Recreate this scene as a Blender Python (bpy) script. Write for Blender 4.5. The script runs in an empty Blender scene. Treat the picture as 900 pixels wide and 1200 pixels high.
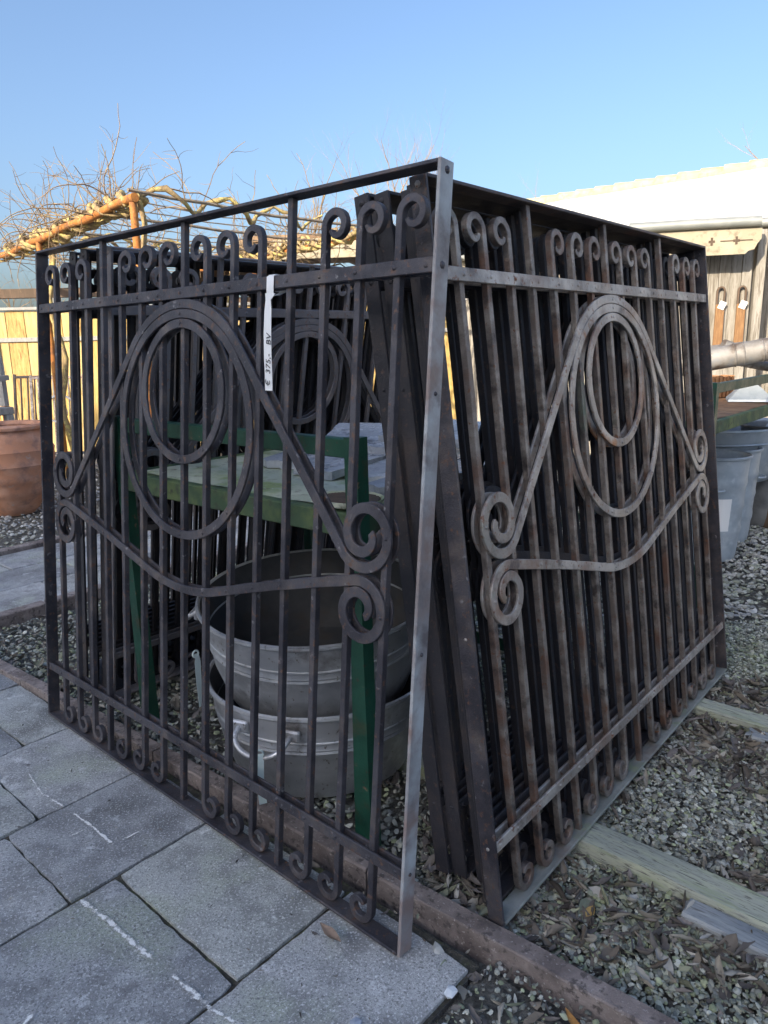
import bpy, math, random
import numpy as np
from mathutils import Vector, Matrix
R = math.radians
PI = math.pi
rnd = random.Random(7)
nr = np.random.RandomState(11)
scene = bpy.context.scene
COL = scene.collection

# ------------------------------------------------------------------ camera
cam_d = bpy.data.cameras.new('camera'); cam = bpy.data.objects.new('camera', cam_d); COL.objects.link(cam)
cam_d.sensor_fit = 'VERTICAL'; cam_d.sensor_height = 36.0; cam_d.lens = 25.32
cam_d.clip_start = 0.05; cam_d.clip_end = 2000
PITCH, ROLL = 0.22742, -0.02387
_f = Vector((0, math.cos(PITCH), -math.sin(PITCH))); _u = Vector((0, math.sin(PITCH), math.cos(PITCH))); _r = Vector((1, 0, 0))
_r2 = _r * math.cos(ROLL) + _u * math.sin(ROLL); _u2 = -_r * math.sin(ROLL) + _u * math.cos(ROLL)
_m = Matrix((( _r2.x, _u2.x, -_f.x), (_r2.y, _u2.y, -_f.y), (_r2.z, _u2.z, -_f.z)))
cam.matrix_world = Matrix.Translation((0, 0, 1.4323)) @ _m.to_4x4()
scene.camera = cam

# ------------------------------------------------------------------ sky, sun, exposure
SUN_AZ = math.atan2(-0.57, -0.82)      # towards the sun: behind the camera, to the left
SUN_EL = R(24)
world = bpy.data.worlds.new('World'); scene.world = world; world.use_nodes = True
wn = world.node_tree.nodes; wn.clear()
sky = wn.new('ShaderNodeTexSky'); sky.sky_type = 'NISHITA'; sky.sun_disc = False
sky.sun_elevation = SUN_EL; sky.sun_rotation = SUN_AZ; sky.air_density = 1.0; sky.dust_density = 4.6; sky.ozone_density = 3.7; sky.altitude = 0
bg = wn.new('ShaderNodeBackground'); bg.inputs['Strength'].default_value = 0.12
wo = wn.new('ShaderNodeOutputWorld')
world.node_tree.links.new(sky.outputs[0], bg.inputs[0]); world.node_tree.links.new(bg.outputs[0], wo.inputs[0])
sun_d = bpy.data.lights.new('sun', 'SUN'); sun_d.energy = 3.2; sun_d.angle = R(0.5); sun_d.color = (1.0, 0.86, 0.66)
sun = bpy.data.objects.new('sun', sun_d); COL.objects.link(sun)
to_sun = Vector((math.sin(SUN_AZ) * math.cos(SUN_EL), math.cos(SUN_AZ) * math.cos(SUN_EL), math.sin(SUN_EL)))
sun.rotation_euler = to_sun.to_track_quat('Z', 'Y').to_euler()
sun.location = (-3, -12, 20)
scene.view_settings.view_transform = 'Standard'; scene.view_settings.look = 'None'
scene.view_settings.gamma = 1.0; scene.view_settings.exposure = 1.3

# ------------------------------------------------------------------ materials
def _nt(name):
    m = bpy.data.materials.new(name); m.use_nodes = True
    nt = m.node_tree; return m, nt, nt.nodes['Principled BSDF']
def _noise(nt, vec, scale, detail=5, rough=.6, w=None):
    n = nt.nodes.new('ShaderNodeTexNoise'); n.inputs['Scale'].default_value = scale
    n.inputs['Detail'].default_value = detail; n.inputs['Roughness'].default_value = rough
    nt.links.new(vec, n.inputs['Vector']); return n
def _ramp(nt, fac, a, b, c0=(0, 0, 0, 1), c1=(1, 1, 1, 1)):
    r = nt.nodes.new('ShaderNodeValToRGB'); r.color_ramp.elements[0].position = a; r.color_ramp.elements[1].position = b
    r.color_ramp.elements[0].color = c0; r.color_ramp.elements[1].color = c1
    nt.links.new(fac, r.inputs[0]); return r
def _mix(nt, fac, a, b):
    n = nt.nodes.new('ShaderNodeMix'); n.data_type = 'RGBA'
    for sock, v in ((n.inputs[0], fac), (n.inputs[6], a), (n.inputs[7], b)):
        if isinstance(v, bpy.types.NodeSocket): nt.links.new(v, sock)
        elif isinstance(v, (int, float)): sock.default_value = v
        else: sock.default_value = (*v, 1)
    return n.outputs[2]
def mat(name, base, layers=(), rough=.6, rough2=None, metal=0.0, bump=((60, .2),), stretch=None, spec=.5, attr=None, world_space=False, bump_dist=.004):
    """layers: (colour, scale, lo, hi) patches mixed over base by noise thresholds"""
    m, nt, p = _nt(name)
    tc = nt.nodes.new('ShaderNodeTexCoord')
    if world_space:
        g = nt.nodes.new('ShaderNodeNewGeometry'); vec = g.outputs['Position']
    else: vec = tc.outputs['Object']
    if stretch:
        mp = nt.nodes.new('ShaderNodeMapping'); mp.inputs['Scale'].default_value = stretch
        nt.links.new(vec, mp.inputs['Vector']); vec = mp.outputs[0]
    col = None
    if attr:
        a = nt.nodes.new('ShaderNodeAttribute'); a.attribute_name = attr; col = a.outputs['Color']
    else:
        col = base
    for i, (c, sc, lo, hi) in enumerate(layers):
        off = nt.nodes.new('ShaderNodeVectorMath'); off.operation = 'ADD'; off.inputs[1].default_value = (i * 13.7, i * 5.1, i * 3.3)
        nt.links.new(vec, off.inputs[0])
        n = _noise(nt, off.outputs[0], sc); r = _ramp(nt, n.outputs['Fac'], lo, hi)
        col = _mix(nt, r.outputs[0], col, c)
    if isinstance(col, tuple): p.inputs['Base Color'].default_value = (*col, 1)
    else: nt.links.new(col, p.inputs['Base Color'])
    p.inputs['Metallic'].default_value = metal; p.inputs['Specular IOR Level'].default_value = spec
    if rough2 is not None:
        n = _noise(nt, vec, 9); r = nt.nodes.new('ShaderNodeMapRange'); r.inputs[1].default_value = .3; r.inputs[2].default_value = .7
        r.inputs[3].default_value = rough; r.inputs[4].default_value = rough2
        nt.links.new(n.outputs['Fac'], r.inputs[0]); nt.links.new(r.outputs[0], p.inputs['Roughness'])
    else: p.inputs['Roughness'].default_value = rough
    prev = None
    for sc, st in bump:
        n = _noise(nt, vec, sc, 6, .65); b = nt.nodes.new('ShaderNodeBump'); b.inputs['Strength'].default_value = st; b.inputs['Distance'].default_value = bump_dist
        nt.links.new(n.outputs['Fac'], b.inputs['Height'])
        if prev: nt.links.new(prev, b.inputs['Normal'])
        prev = b.outputs[0]
    if prev: nt.links.new(prev, p.inputs['Normal'])
    return m
M = {}
M['iron'] = mat('black_iron', (.082, .078, .09), [((.13, .11, .105), 12, .5, .64), ((.042, .04, .05), 7, .42, .60), ((.15, .085, .06), 55, .58, .68), ((.24, .23, .24), 38, .64, .72)], .36, .62, metal=.35, bump=((170, .45), (45, .4), (420, .3)), world_space=True)
M['iron_shade'] = mat('shaded_iron', (.030, .028, .034), [((.055, .042, .038), 7, .5, .66), ((.02, .02, .026), 5, .45, .65), ((.09, .055, .042), 50, .60, .70)], .5, .75, bump=((170, .4), (45, .4)), world_space=True)  # darker copy of the iron; shade between stacked panels put into the colour
M['iron_blue'] = mat('sky_sheen_iron', (.26, .26, .27), [((.24, .18, .165), 3.2, .46, .6), ((.42, .45, .47), 4.5, .5, .66), ((.14, .125, .13), 12, .55, .72)], .34, .55, bump=((140, .25), (30, .25)), world_space=True)  # bluish sky reflection on the end post painted in, over brown patches
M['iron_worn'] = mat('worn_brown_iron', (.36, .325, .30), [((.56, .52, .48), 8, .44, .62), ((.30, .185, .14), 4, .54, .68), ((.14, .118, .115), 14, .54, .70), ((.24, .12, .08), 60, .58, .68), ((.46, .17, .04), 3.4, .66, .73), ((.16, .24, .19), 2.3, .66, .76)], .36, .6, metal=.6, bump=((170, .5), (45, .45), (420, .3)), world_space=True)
M['iron_brown'] = mat('brown_iron_bar', (.20, .17, .155), [((.34, .31, .285), 11, .46, .62), ((.20, .115, .085), 6, .52, .66), ((.08, .068, .066), 16, .52, .68), ((.22, .11, .07), 60, .60, .69), ((.13, .19, .15), 3, .64, .74)], .34, .58, metal=.6, bump=((170, .5), (45, .5), (420, .3)), world_space=True)
M['iron_rust'] = mat('rusty_iron', (.095, .075, .075), [((.19, .09, .065), 5, .5, .68), ((.05, .046, .052), 6, .45, .65), ((.22, .11, .07), 60, .60, .69)], .42, .7, metal=.25, bump=((170, .45), (45, .45)), world_space=True)
M['iron_lit'] = mat('lit_iron', (.20, .19, .205), [((.26, .225, .215), 9, .5, .66), ((.12, .115, .13), 4, .42, .62), ((.22, .13, .095), 55, .58, .68)], .4, .65, metal=.3, bump=((170, .45), (45, .4)), world_space=True)  # lighter copy of the iron; light on the rear panel put into the colour
M['iron_moss'] = mat('mossy_iron', (.20, .215, .20), [((.30, .31, .29), 7, .45, .65), ((.17, .13, .11), 5, .54, .7), ((.22, .26, .16), 11, .56, .7)], .5, .75, bump=((140, .3), (35, .3)), world_space=True)
M['green'] = mat('green_paint', (.010, .058, .036), [((.015, .08, .052), 6, .45, .65), ((.045, .055, .03), 12, .58, .70), ((.17, .12, .08), 34, .64, .71), ((.06, .04, .03), 60, .62, .70)], .3, .55, bump=((60, .25), (200, .2)), world_space=True)
M['tabletop'] = mat('mossy_tabletop', (.50, .54, .40), [((.62, .65, .52), 4, .44, .62), ((.30, .38, .16), 6, .50, .66), ((.20, .19, .13), 24, .57, .70), ((.72, .72, .66), 40, .64, .72)], .6, .85, bump=((50, .45), (160, .3)))
M['greenlip'] = mat('mossy_green_edge', (.055, .10, .055), [((.14, .19, .07), 7, .45, .65), ((.05, .05, .04), 20, .55, .7)], .6, .8, bump=((50, .3),))
M['rusttop'] = mat('rusty_tabletop', (.24, .13, .07), [((.34, .20, .11), 5, .45, .65), ((.11, .07, .05), 12, .52, .7)], .7, .9)
M['slate'] = mat('slate', (.42, .46, .52), [((.56, .60, .66), 6, .46, .64), ((.12, .13, .15), 9, .52, .68), ((.55, .58, .62), 60, .63, .72)], .16, .34, bump=((45, .5), (160, .4)), stretch=(1, 1, 1))
M['zinc'] = mat('old_zinc', (.60, .61, .63), [((.40, .41, .43), 3.5, .44, .62), ((.64, .65, .67), 11, .55, .70), ((.20, .18, .17), 6, .58, .70), ((.22, .20, .18), 70, .62, .70)], .30, .55, metal=.65, bump=((14, .25), (90, .15)))
M['zinc_blue'] = mat('galvanised_zinc', (.44, .50, .56), [((.34, .40, .46), 7, .42, .62), ((.55, .60, .64), 12, .55, .72)], .4, .6, metal=.35, bump=((30, .1),))
M['zinc_dull'] = mat('dull_brown_zinc', (.22, .205, .19), [((.32, .31, .30), 5, .45, .62), ((.13, .10, .08), 8, .48, .64), ((.20, .25, .32), 3, .54, .66)], .5, .75, metal=.3, bump=((20, .4),))
M['zinc_in'] = mat('shaded_zinc_inside', (.06, .065, .075), [((.10, .10, .105), 5, .45, .65), ((.09, .08, .075), 9, .5, .68)], .6, .8, metal=.3, bump=((30, .12),))  # tub inside darkened in colour for the shade under the workbench
M['zinc_dark'] = mat('dark_zinc', (.17, .18, .19), [((.26, .27, .28), 7, .45, .65)], .5, .7, metal=.4, bump=((30, .12),))
M['stone'] = mat('gravel_stone', (.2, .2, .2), [], .85, None, attr='col', bump=((220, .5),), spec=.3)
M['leaf'] = mat('dead_leaf', (.2, .2, .2), [], .75, None, attr='col', bump=((120, .3),), spec=.3)
M['soil'] = mat('gravelly_soil', (.14, .135, .12), [((.24, .235, .21), 60, .46, .6), ((.05, .046, .04), 22, .5, .66), ((.10, .11, .06), 3.5, .58, .7)], .95, None, bump=((90, .9), (260, .6)), world_space=True, bump_dist=.02)
M['far_gravel'] = mat('far_gravel', (.32, .315, .295), [((.44, .435, .41), 70, .46, .58), ((.12, .115, .105), 38, .52, .64)], .95, None, bump=((70, .9),), world_space=True, bump_dist=.02)
M['kerb'] = mat('brown_concrete', (.235, .195, .18), [((.33, .28, .26), 14, .45, .65), ((.13, .105, .098), 6, .48, .66), ((.42, .38, .36), 110, .60, .68), ((.10, .085, .08), 45, .54, .64), ((.20, .22, .13), 3, .62, .74)], .85, .95, bump=((220, .8), (40, .6)), world_space=True)
M['sleeper'] = mat('mossy_timber', (.44, .46, .38), [((.52, .55, .40), 5, .45, .65), ((.28, .29, .26), 11, .52, .68), ((.15, .15, .13), 24, .56, .66), ((.36, .42, .24), 3, .52, .66)], .85, .95, bump=((70, .9), (20, .6)), stretch=(1.2, 9, 9))
M['sleeper_grey'] = mat('grey_timber', (.28, .30, .31), [((.38, .40, .40), 6, .45, .65), ((.13, .13, .13), 14, .52, .7)], .85, .95, bump=((70, .5),), stretch=(1.2, 9, 9))
M['terracotta'] = mat('terracotta', (.52, .25, .15), [((.60, .34, .24), 6, .45, .65), ((.32, .18, .14), 11, .5, .7), ((.45, .37, .33), 16, .62, .74)], .85, None, bump=((40, .3),))
M['board'] = mat('yellow_boards', (.50, .34, .11), [((.58, .42, .17), 3, .42, .62), ((.32, .19, .06), 6, .55, .72), ((.25, .15, .06), 22, .64, .72)], .8, None, bump=((30, .4),), stretch=(6, 6, .8), world_space=True)
BOARDS = [M['board'], mat('ochre_board', (.44, .29, .10), [((.54, .38, .15), 4, .42, .62), ((.26, .15, .05), 7, .52, .66), ((.18, .10, .045), 26, .60, .68)], .8, None, bump=((30, .5),), stretch=(6, 6, .8)), mat('pale_board', (.54, .40, .17), [((.62, .48, .22), 3, .45, .62), ((.36, .24, .09), 5, .55, .68), ((.24, .15, .06), 24, .62, .70)], .8, None, bump=((30, .5),), stretch=(6, 6, .8))]
M['greywood'] = mat('weathered_grey_wood', (.33, .33, .32), [((.42, .42, .40), 5, .45, .65), ((.20, .20, .19), 12, .52, .7)], .85, None, bump=((50, .5),), stretch=(7, 7, 1))
M['plank'] = mat('weathered_planks', (.27, .25, .215), [((.35, .33, .295), 3, .42, .62), ((.17, .148, .12), 6, .50, .66), ((.16, .13, .10), 17, .60, .70)], .85, None, bump=((30, .4),), stretch=(8, 8, .7), world_space=True)
M['cream'] = mat('cream_fascia', (.36, .315, .225), [((.42, .375, .28), 4, .45, .65), ((.24, .20, .14), 12, .54, .68)], .7, None)
M['roofwhite'] = mat('pale_roof_sheet', (.74, .72, .66), [((.80, .78, .72), 2, .45, .65), ((.64, .61, .52), 7, .56, .72)], .6, None)
M['ridge'] = mat('yellow_ridge_tile', (.52, .46, .22), [((.62, .55, .30), 4, .45, .65), ((.38, .33, .14), 9, .55, .7)], .8, None)
M['gutter'] = mat('zinc_gutter', (.30, .32, .31), [((.38, .39, .37), 5, .45, .65)], .5, None, metal=.3)
M['brownroof'] = mat('brown_roof', (.22, .14, .085), [((.30, .20, .12), 3, .45, .65), ((.13, .085, .055), 9, .55, .7)], .85, None)
M['darkwood'] = mat('dark_wood', (.10, .07, .05), [((.15, .10, .07), 4, .45, .65)], .85, None, stretch=(6, 6, .7))
M['orange'] = mat('rusty_orange_pipe', (.44, .16, .035), [((.52, .22, .05), 5, .45, .65), ((.22, .09, .035), 9, .50, .64), ((.46, .38, .16), 7, .56, .66), ((.16, .07, .03), 40, .60, .68)], .75, None, bump=((60, .5), (14, .5)))
M['vine'] = mat('vine_bark', (.34, .25, .13), [((.52, .43, .15), 11, .46, .60), ((.19, .13, .08), 23, .5, .68)], .9, None, bump=((60, .8), (15, .5)))
M['twig'] = mat('twig_bark', (.27, .19, .12), [((.40, .30, .14), 9, .5, .68)], .9, None, bump=())
M['wire'] = mat('pergola_wire', (.33, .27, .20), [((.20, .15, .11), 14, .5, .65)], .7, None, bump=())
M['paper'] = mat('paper_tag', (.78, .79, .80), [], .7, None, bump=((30, .1),))
M['ribbon'] = mat('pale_green_tag', (.52, .62, .62), [], .7, None, bump=((30, .1),))
M['ink'] = mat('black_ink', (.02, .02, .025), [], .6, None, bump=())
M['barn'] = mat('white_bounce_wall', (.74, .72, .68), [((.68, .66, .62), 5, .45, .65)], .9, None)  # walls of the unseen building, white to bounce skylight into the yard
M['barnroof'] = mat('barn_roof', (.16, .10, .08), [((.22, .14, .11), 4, .45, .65)], .9, None)
M['rustwood'] = mat('rusty_wood', (.22, .115, .05), [((.32, .18, .08), 8, .45, .65), ((.20, .11, .05), 14, .55, .7)], .8, None, stretch=(6, 6, 1))
M['moss'] = mat('joint_dirt', (.075, .07, .055), [((.12, .135, .06), 30, .50, .64), ((.14, .13, .11), 70, .52, .64), ((.045, .04, .035), 18, .5, .65)], .95, None, bump=((160, .9),), world_space=True, bump_dist=.012)
M['brickred'] = mat('orange_brick', (.48, .25, .12), [((.56, .32, .17), 9, .45, .65)], .85, None)

def paving_mat(name, tint, shade):
    base = tuple(c * shade for c in tint); k = lambda f: tuple(min(.9, c * f) for c in base)
    return mat(name, base, [(k(.42), 3.1, .47, .62), (k(1.45), 2.3, .54, .70), (k(.62), 9, .50, .66), ((base[0] * .97, base[1] * 1.03, base[2] * .86), 2.7, .55, .68), (k(1.5), 14, .60, .70),
        (k(1.6), 170, .54, .65), (k(.47), 140, .54, .65), (k(.5), 330, .55, .64), (k(1.9), 45, .70, .75)],
        .80, .95, bump=((300, .7), (120, .5), (26, .4)), world_space=True, bump_dist=.003)
PAV = [paving_mat('slab_grey', (.43, .435, .435), 1.0), paving_mat('slab_green_grey', (.43, .44, .425), 1.0), paving_mat('slab_dark', (.42, .43, .44), .86)]

def chalk_mat():
    m, nt, p = _nt('chalk'); g = nt.nodes.new('ShaderNodeNewGeometry'); at = nt.nodes.new('ShaderNodeAttribute'); at.attribute_name = 'cover'
    n = _noise(nt, g.outputs['Position'], 260, 5, .8); n2 = _noise(nt, g.outputs['Position'], 45, 4, .7)
    a1 = nt.nodes.new('ShaderNodeMath'); a1.operation = 'MULTIPLY_ADD'; a1.inputs[1].default_value = .55; nt.links.new(n.outputs['Fac'], a1.inputs[0])
    a2 = nt.nodes.new('ShaderNodeMath'); a2.operation = 'MULTIPLY'; a2.inputs[1].default_value = .75; nt.links.new(n2.outputs['Fac'], a2.inputs[0]); nt.links.new(a2.outputs[0], a1.inputs[2])
    mul = nt.nodes.new('ShaderNodeMath'); mul.operation = 'MULTIPLY'; nt.links.new(a1.outputs[0], mul.inputs[0]); nt.links.new(at.outputs['Fac'], mul.inputs[1])
    r = _ramp(nt, mul.outputs[0], .47, .62); p.inputs['Base Color'].default_value = (.80, .80, .78, 1); p.inputs['Roughness'].default_value = .95
    nt.links.new(r.outputs[0], p.inputs['Alpha']); return m
M['chalk'] = chalk_mat()

# ------------------------------------------------------------------ mesh helpers
def finish(name, verts, faces, material, parent=None, loc=None, rot=None, smooth=None):
    me = bpy.data.meshes.new(name); me.from_pydata([tuple(v) for v in verts], [], faces); me.update()
    if material: me.materials.append(material)
    if smooth is not None:
        me.polygons.foreach_set('use_smooth', [True] * len(me.polygons)); me.set_sharp_from_angle(angle=R(smooth))
    o = bpy.data.objects.new(name, me); COL.objects.link(o)
    if parent: o.parent = parent
    if loc: o.location = loc
    if rot: o.rotation_euler = rot
    return o
class MB:
    def __init__(s): s.v = []; s.f = []
    def add(s, vs, fs):
        o = len(s.v); s.v += [tuple(v) for v in vs]; s.f += [tuple(i + o for i in f) for f in fs]
    def box(s, x0, x1, y0, y1, z0, z1, M4=None, ch=0.0):
        if ch <= 0:
            vs = [(x, y, z) for x in (x0, x1) for y in (y0, y1) for z in (z0, z1)]
            fs = [(0, 1, 3, 2), (4, 6, 7, 5), (0, 4, 5, 1), (2, 3, 7, 6), (0, 2, 6, 4), (1, 5, 7, 3)]
        else:
            vs = []; idx = {}
            for ix, x in enumerate((x0, x1)):
                for iy, y in enumerate((y0, y1)):
                    for iz, z in enumerate((z0, z1)):
                        dx, dy, dz = (ch, -ch)[ix], (ch, -ch)[iy], (ch, -ch)[iz]
                        for k, p in enumerate(((x, y + dy, z + dz), (x + dx, y, z + dz), (x + dx, y + dy, z))):
                            idx[ix, iy, iz, k] = len(vs); vs.append(p)
            I = lambda a, b, c, k: idx[a, b, c, k]
            fs = []
            for a in (0, 1):
                q = [I(a, 0, 0, 0), I(a, 1, 0, 0), I(a, 1, 1, 0), I(a, 0, 1, 0)]; fs.append(tuple(q if a else q[::-1]))
                q = [I(0, a, 0, 1), I(0, a, 1, 1), I(1, a, 1, 1), I(1, a, 0, 1)]; fs.append(tuple(q if a else q[::-1]))
                q = [I(0, 0, a, 2), I(1, 0, a, 2), I(1, 1, a, 2), I(0, 1, a, 2)]; fs.append(tuple(q if a else q[::-1]))
            for a in (0, 1):
                for b in (0, 1):
                    fs.append((I(a, b, 0, 0), I(a, b, 1, 0), I(a, b, 1, 1), I(a, b, 0, 1)))
                    fs.append((I(a, 0, b, 0), I(a, 1, b, 0), I(a, 1, b, 2), I(a, 0, b, 2)))
                    fs.append((I(0, a, b, 1), I(1, a, b, 1), I(1, a, b, 2), I(0, a, b, 2)))
                    for c in (0, 1): fs.append((I(a, b, c, 0), I(a, b, c, 1), I(a, b, c, 2)))
        if M4 is not None: vs = [tuple(M4 @ Vector(v)) for v in vs]
        s.add(vs, fs); return s
    def bar(s, p, q, w, h, ch=0.0, up=(0, 0, 1)):
        """box from p to q, w across and h along up"""
        p, q = Vector(p), Vector(q); d = q - p; L = d.length; d.normalize()
        u = Vector(up); side = d.cross(u)
        if side.length < 1e-4: side = d.cross(Vector((0, 1, 0)))
        side.normalize(); u = side.cross(d)
        m4 = Matrix(((d.x, side.x, u.x, p.x), (d.y, side.y, u.y, p.y), (d.z, side.z, u.z, p.z), (0, 0, 0, 1)))
        return s.box(0, L, -w / 2, w / 2, -h / 2, h / 2, m4, ch)
    def tube(s, pts, radii, n=6, closed=False, cap=True):
        P = [Vector(p) for p in pts]; N = len(P)
        if isinstance(radii, (int, float)): radii = [radii] * N
        o = len(s.v); ref = None
        for i in range(N):
            a = P[(i - 1) % N] if (closed or i > 0) else P[0]; b = P[(i + 1) % N] if (closed or i < N - 1) else P[-1]
            d = (b - a)
            if d.length < 1e-9: d = Vector((0, 0, 1))
            d.normalize()
            if ref is None:
                ref = d.cross(Vector((0, 0, 1)))
                if ref.length < .1: ref = d.cross(Vector((0, 1, 0)))
            ref = ref - d * ref.dot(d)
            if ref.length < 1e-6: ref = d.orthogonal()
            ref.normalize(); b2 = d.cross(ref)
            for k in range(n):
                t = 2 * PI * k / n; s.v.append(tuple(P[i] + (ref * math.cos(t) + b2 * math.sin(t)) * radii[i]))
        for i in range(N if closed else N - 1):
            j = (i + 1) % N
            for k in range(n):
                l = (k + 1) % n; s.f.append((o + i * n + k, o + i * n + l, o + j * n + l, o + j * n + k))
        if cap and not closed:
            s.f.append(tuple(o + k for k in range(n))[::-1]); s.f.append(tuple(o + (N - 1) * n + k for k in range(n)))
        return s
    def lathe(s, prof, n=40, sx=1.0, sy=1.0, M4=None):
        o = len(s.v)
        for r, z in prof:
            for k in range(n):
                t = 2 * PI * k / n; v = Vector((r * math.cos(t) * sx, r * math.sin(t) * sy, z))
                s.v.append(tuple(M4 @ v) if M4 is not None else tuple(v))
        for i in range(len(prof) - 1):
            for k in range(n):
                l = (k + 1) % n; s.f.append((o + i * n + k, o + i * n + l, o + (i + 1) * n + l, o + (i + 1) * n + k))
        return s
    def prism(s, outline, y0, y1, M4=None):
        """outline in x,z extruded along y"""
        n = len(outline); vs = [(x, y0, z) for x, z in outline] + [(x, y1, z) for x, z in outline]
        fs = [tuple(range(n)), tuple(range(2 * n - 1, n - 1, -1))] + [(i, i + n, (i + 1) % n + n, (i + 1) % n) for i in range(n)]
        if M4 is not None: vs = [tuple(M4 @ Vector(v)) for v in vs]
        s.add(vs, fs); return s
    def sweep(s, path, half_w, y0, y1, ch=.0015, closed=False):
        """flat or square bar bent in the x,z plane; in-plane half width half_w (number or list), depth y0..y1"""
        N = len(path)
        hw = [half_w] * N if isinstance(half_w, (int, float)) else half_w
        o = len(s.v)
        for i in range(N):
            a = path[(i - 1) % N] if (closed or i > 0) else path[0]; b = path[(i + 1) % N] if (closed or i < N - 1) else path[-1]
            tx, tz = b[0] - a[0], b[1] - a[1]; L = math.hypot(tx, tz) or 1; tx /= L; tz /= L
            nx, nz = -tz, tx; w = hw[i] * (1 + rnd.gauss(0, .022)); c = min(ch, w * .5); oy = rnd.gauss(0, .00025)
            for q, y in ((w, y0 + c), (w, y1 - c), (w - c, y1), (-w + c, y1), (-w, y1 - c), (-w, y0 + c), (-w + c, y0), (w - c, y0)):
                s.v.append((path[i][0] + nx * q, y + oy, path[i][1] + nz * q))
        for i in range(N if closed else N - 1):
            j = (i + 1) % N
            for k in range(8):
                l = (k + 1) % 8; s.f.append((o + i * 8 + k, o + j * 8 + k, o + j * 8 + l, o + i * 8 + l))
        if not closed:
            s.f.append(tuple(o + k for k in range(8))); s.f.append(tuple(o + (N - 1) * 8 + k for k in range(7, -1, -1)))
        return s
    def dome(s, c, axis, r, h, n=7):
        c = Vector(c); a = Vector(axis).normalized(); u = a.orthogonal().normalized(); v = a.cross(u); o = len(s.v)
        for rr, hh in ((1, 0), (.75, .7)):
            for k in range(n):
                t = 2 * PI * k / n; s.v.append(tuple(c + (u * math.cos(t) + v * math.sin(t)) * r * rr + a * h * hh))
        s.v.append(tuple(c + a * h))
        for k in range(n):
            l = (k + 1) % n; s.f.append((o + k, o + l, o + n + l, o + n + k)); s.f.append((o + n + k, o + n + l, o + 2 * n))
        return s
    def build(s, name, material, parent=None, loc=None, rot=None, smooth=None):
        return finish(name, s.v, s.f, material, parent, loc, rot, smooth)
def tag(o, label=None, cat=None, group=None, kind=None):
    for k, v in (('label', label), ('category', cat), ('group', group), ('kind', kind)):
        if v: o[k] = v
    return o
def empty(name, loc=(0, 0, 0), rz=0):
    o = bpy.data.objects.new(name, None); COL.objects.link(o); o.location = loc; o.rotation_euler = (0, 0, rz); o.empty_display_size = .1; return o
def copy_tree(o, parent=None):
    c = o.copy(); COL.objects.link(c); c.parent = parent
    for ch in list(o.children): copy_tree(ch, c)
    return c
def ST(s, t, z=0.0): return Vector((.748 * s + .664 * t, -.664 * s + .748 * t, z))
def setmat(o, m):
    if o.data and o.material_slots:
        o.material_slots[0].link = 'OBJECT'; o.material_slots[0].material = m
    for c in o.children: setmat(c, m)
A_YAW = -0.72598

# ------------------------------------------------------------------ the ground
g = finish('ground', [(-400, -400, -.065), (400, -400, -.065), (400, 600, -.065), (-400, 600, -.065)], [(0, 1, 2, 3)], M['far_gravel']); tag(g, kind='structure')
def sheet(name, pts, z, m):
    o = finish(name, [(p.x, p.y, z) for p in pts], [tuple(range(len(pts)))], m); tag(o, kind='structure'); return o
sheet('soil', [ST(-9, -3), ST(4, -3), ST(4, 7.3), ST(-9, 7.3)], -.0585, M['soil'])

# paving slabs: every slab a piece of the paving
paving = empty('paving', tuple(ST(-1.7, .6))); tag(paving, kind='structure')
slab_i = 0
def slab(s0, s1, t0, t1, parent, m=None, zoff=0, thick=.05, gap=.0032):
    global slab_i
    nx = max(2, int((s1 - s0) / .035)); ny = max(2, int((t1 - t0) / .035))
    vs = []; fs = []
    rr = random.Random(slab_i * 31 + 5); dz = rr.uniform(-.0015, .002) + zoff; tx, ty = rr.uniform(-.0025, .0025), rr.uniform(-.0025, .0025)
    s0 += gap + rr.uniform(-.002, .003); s1 -= gap + rr.uniform(-.002, .003); t0 += gap + rr.uniform(-.002, .003); t1 -= gap + rr.uniform(-.002, .003)
    base = ST((s0 + s1) / 2, (t0 + t1) / 2)
    for i in range(nx + 1):
        for j in range(ny + 1):
            e = (i in (0, nx)) + (j in (0, ny))
            u = s0 + (s1 - s0) * i / nx; v = t0 + (t1 - t0) * j / ny
            if i in (0, nx): u += rr.gauss(0, .0013) * (2.6 if rr.random() < .1 else 1)
            if j in (0, ny): v += rr.gauss(0, .0013) * (2.6 if rr.random() < .1 else 1)
            if e == 2: u += (.003 if i == 0 else -.003); v += (.003 if j == 0 else -.003)
            p = ST(u, v); vs.append((p.x - base.x, p.y - base.y, dz + tx * (u - s0) + ty * (v - t0) + rr.uniform(-.0008, .0008) - (.0038 if e else 0)))
    W = ny + 1
    for i in range(nx):
        for j in range(ny): fs.append((i * W + j, (i + 1) * W + j, (i + 1) * W + j + 1, i * W + j + 1))
    rim = [i * W for i in range(nx)] + [nx * W + j for j in range(ny)] + [i * W + ny for i in range(nx, 0, -1)] + [j for j in range(ny, 0, -1)]
    o = len(vs)
    for k in rim: vs.append((vs[k][0], vs[k][1], dz - thick))
    for k in range(len(rim)):
        l = (k + 1) % len(rim); fs.append((rim[k], o + k, o + l, rim[l]))
    ob = finish('slab', vs, fs, m or PAV[slab_i % 3], None, None, None, 40)
    ob.parent = parent; ob.location = base - parent.location
    slab_i += 1; return ob
courses = [(-1.195, -.80, [.62], 1.17), (-1.74, -1.195, [.79], 1.165), (-2.165, -1.74, [.66], 1.15), (-2.65, -2.165, [.76], 1.135), (-3.2, -2.65, [.92], 1.13), (-3.65, -3.2, [.70], 1.125), (-4.2, -3.65, [.86], 1.12), (-4.65, -4.2, [.7], 1.12)]
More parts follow.
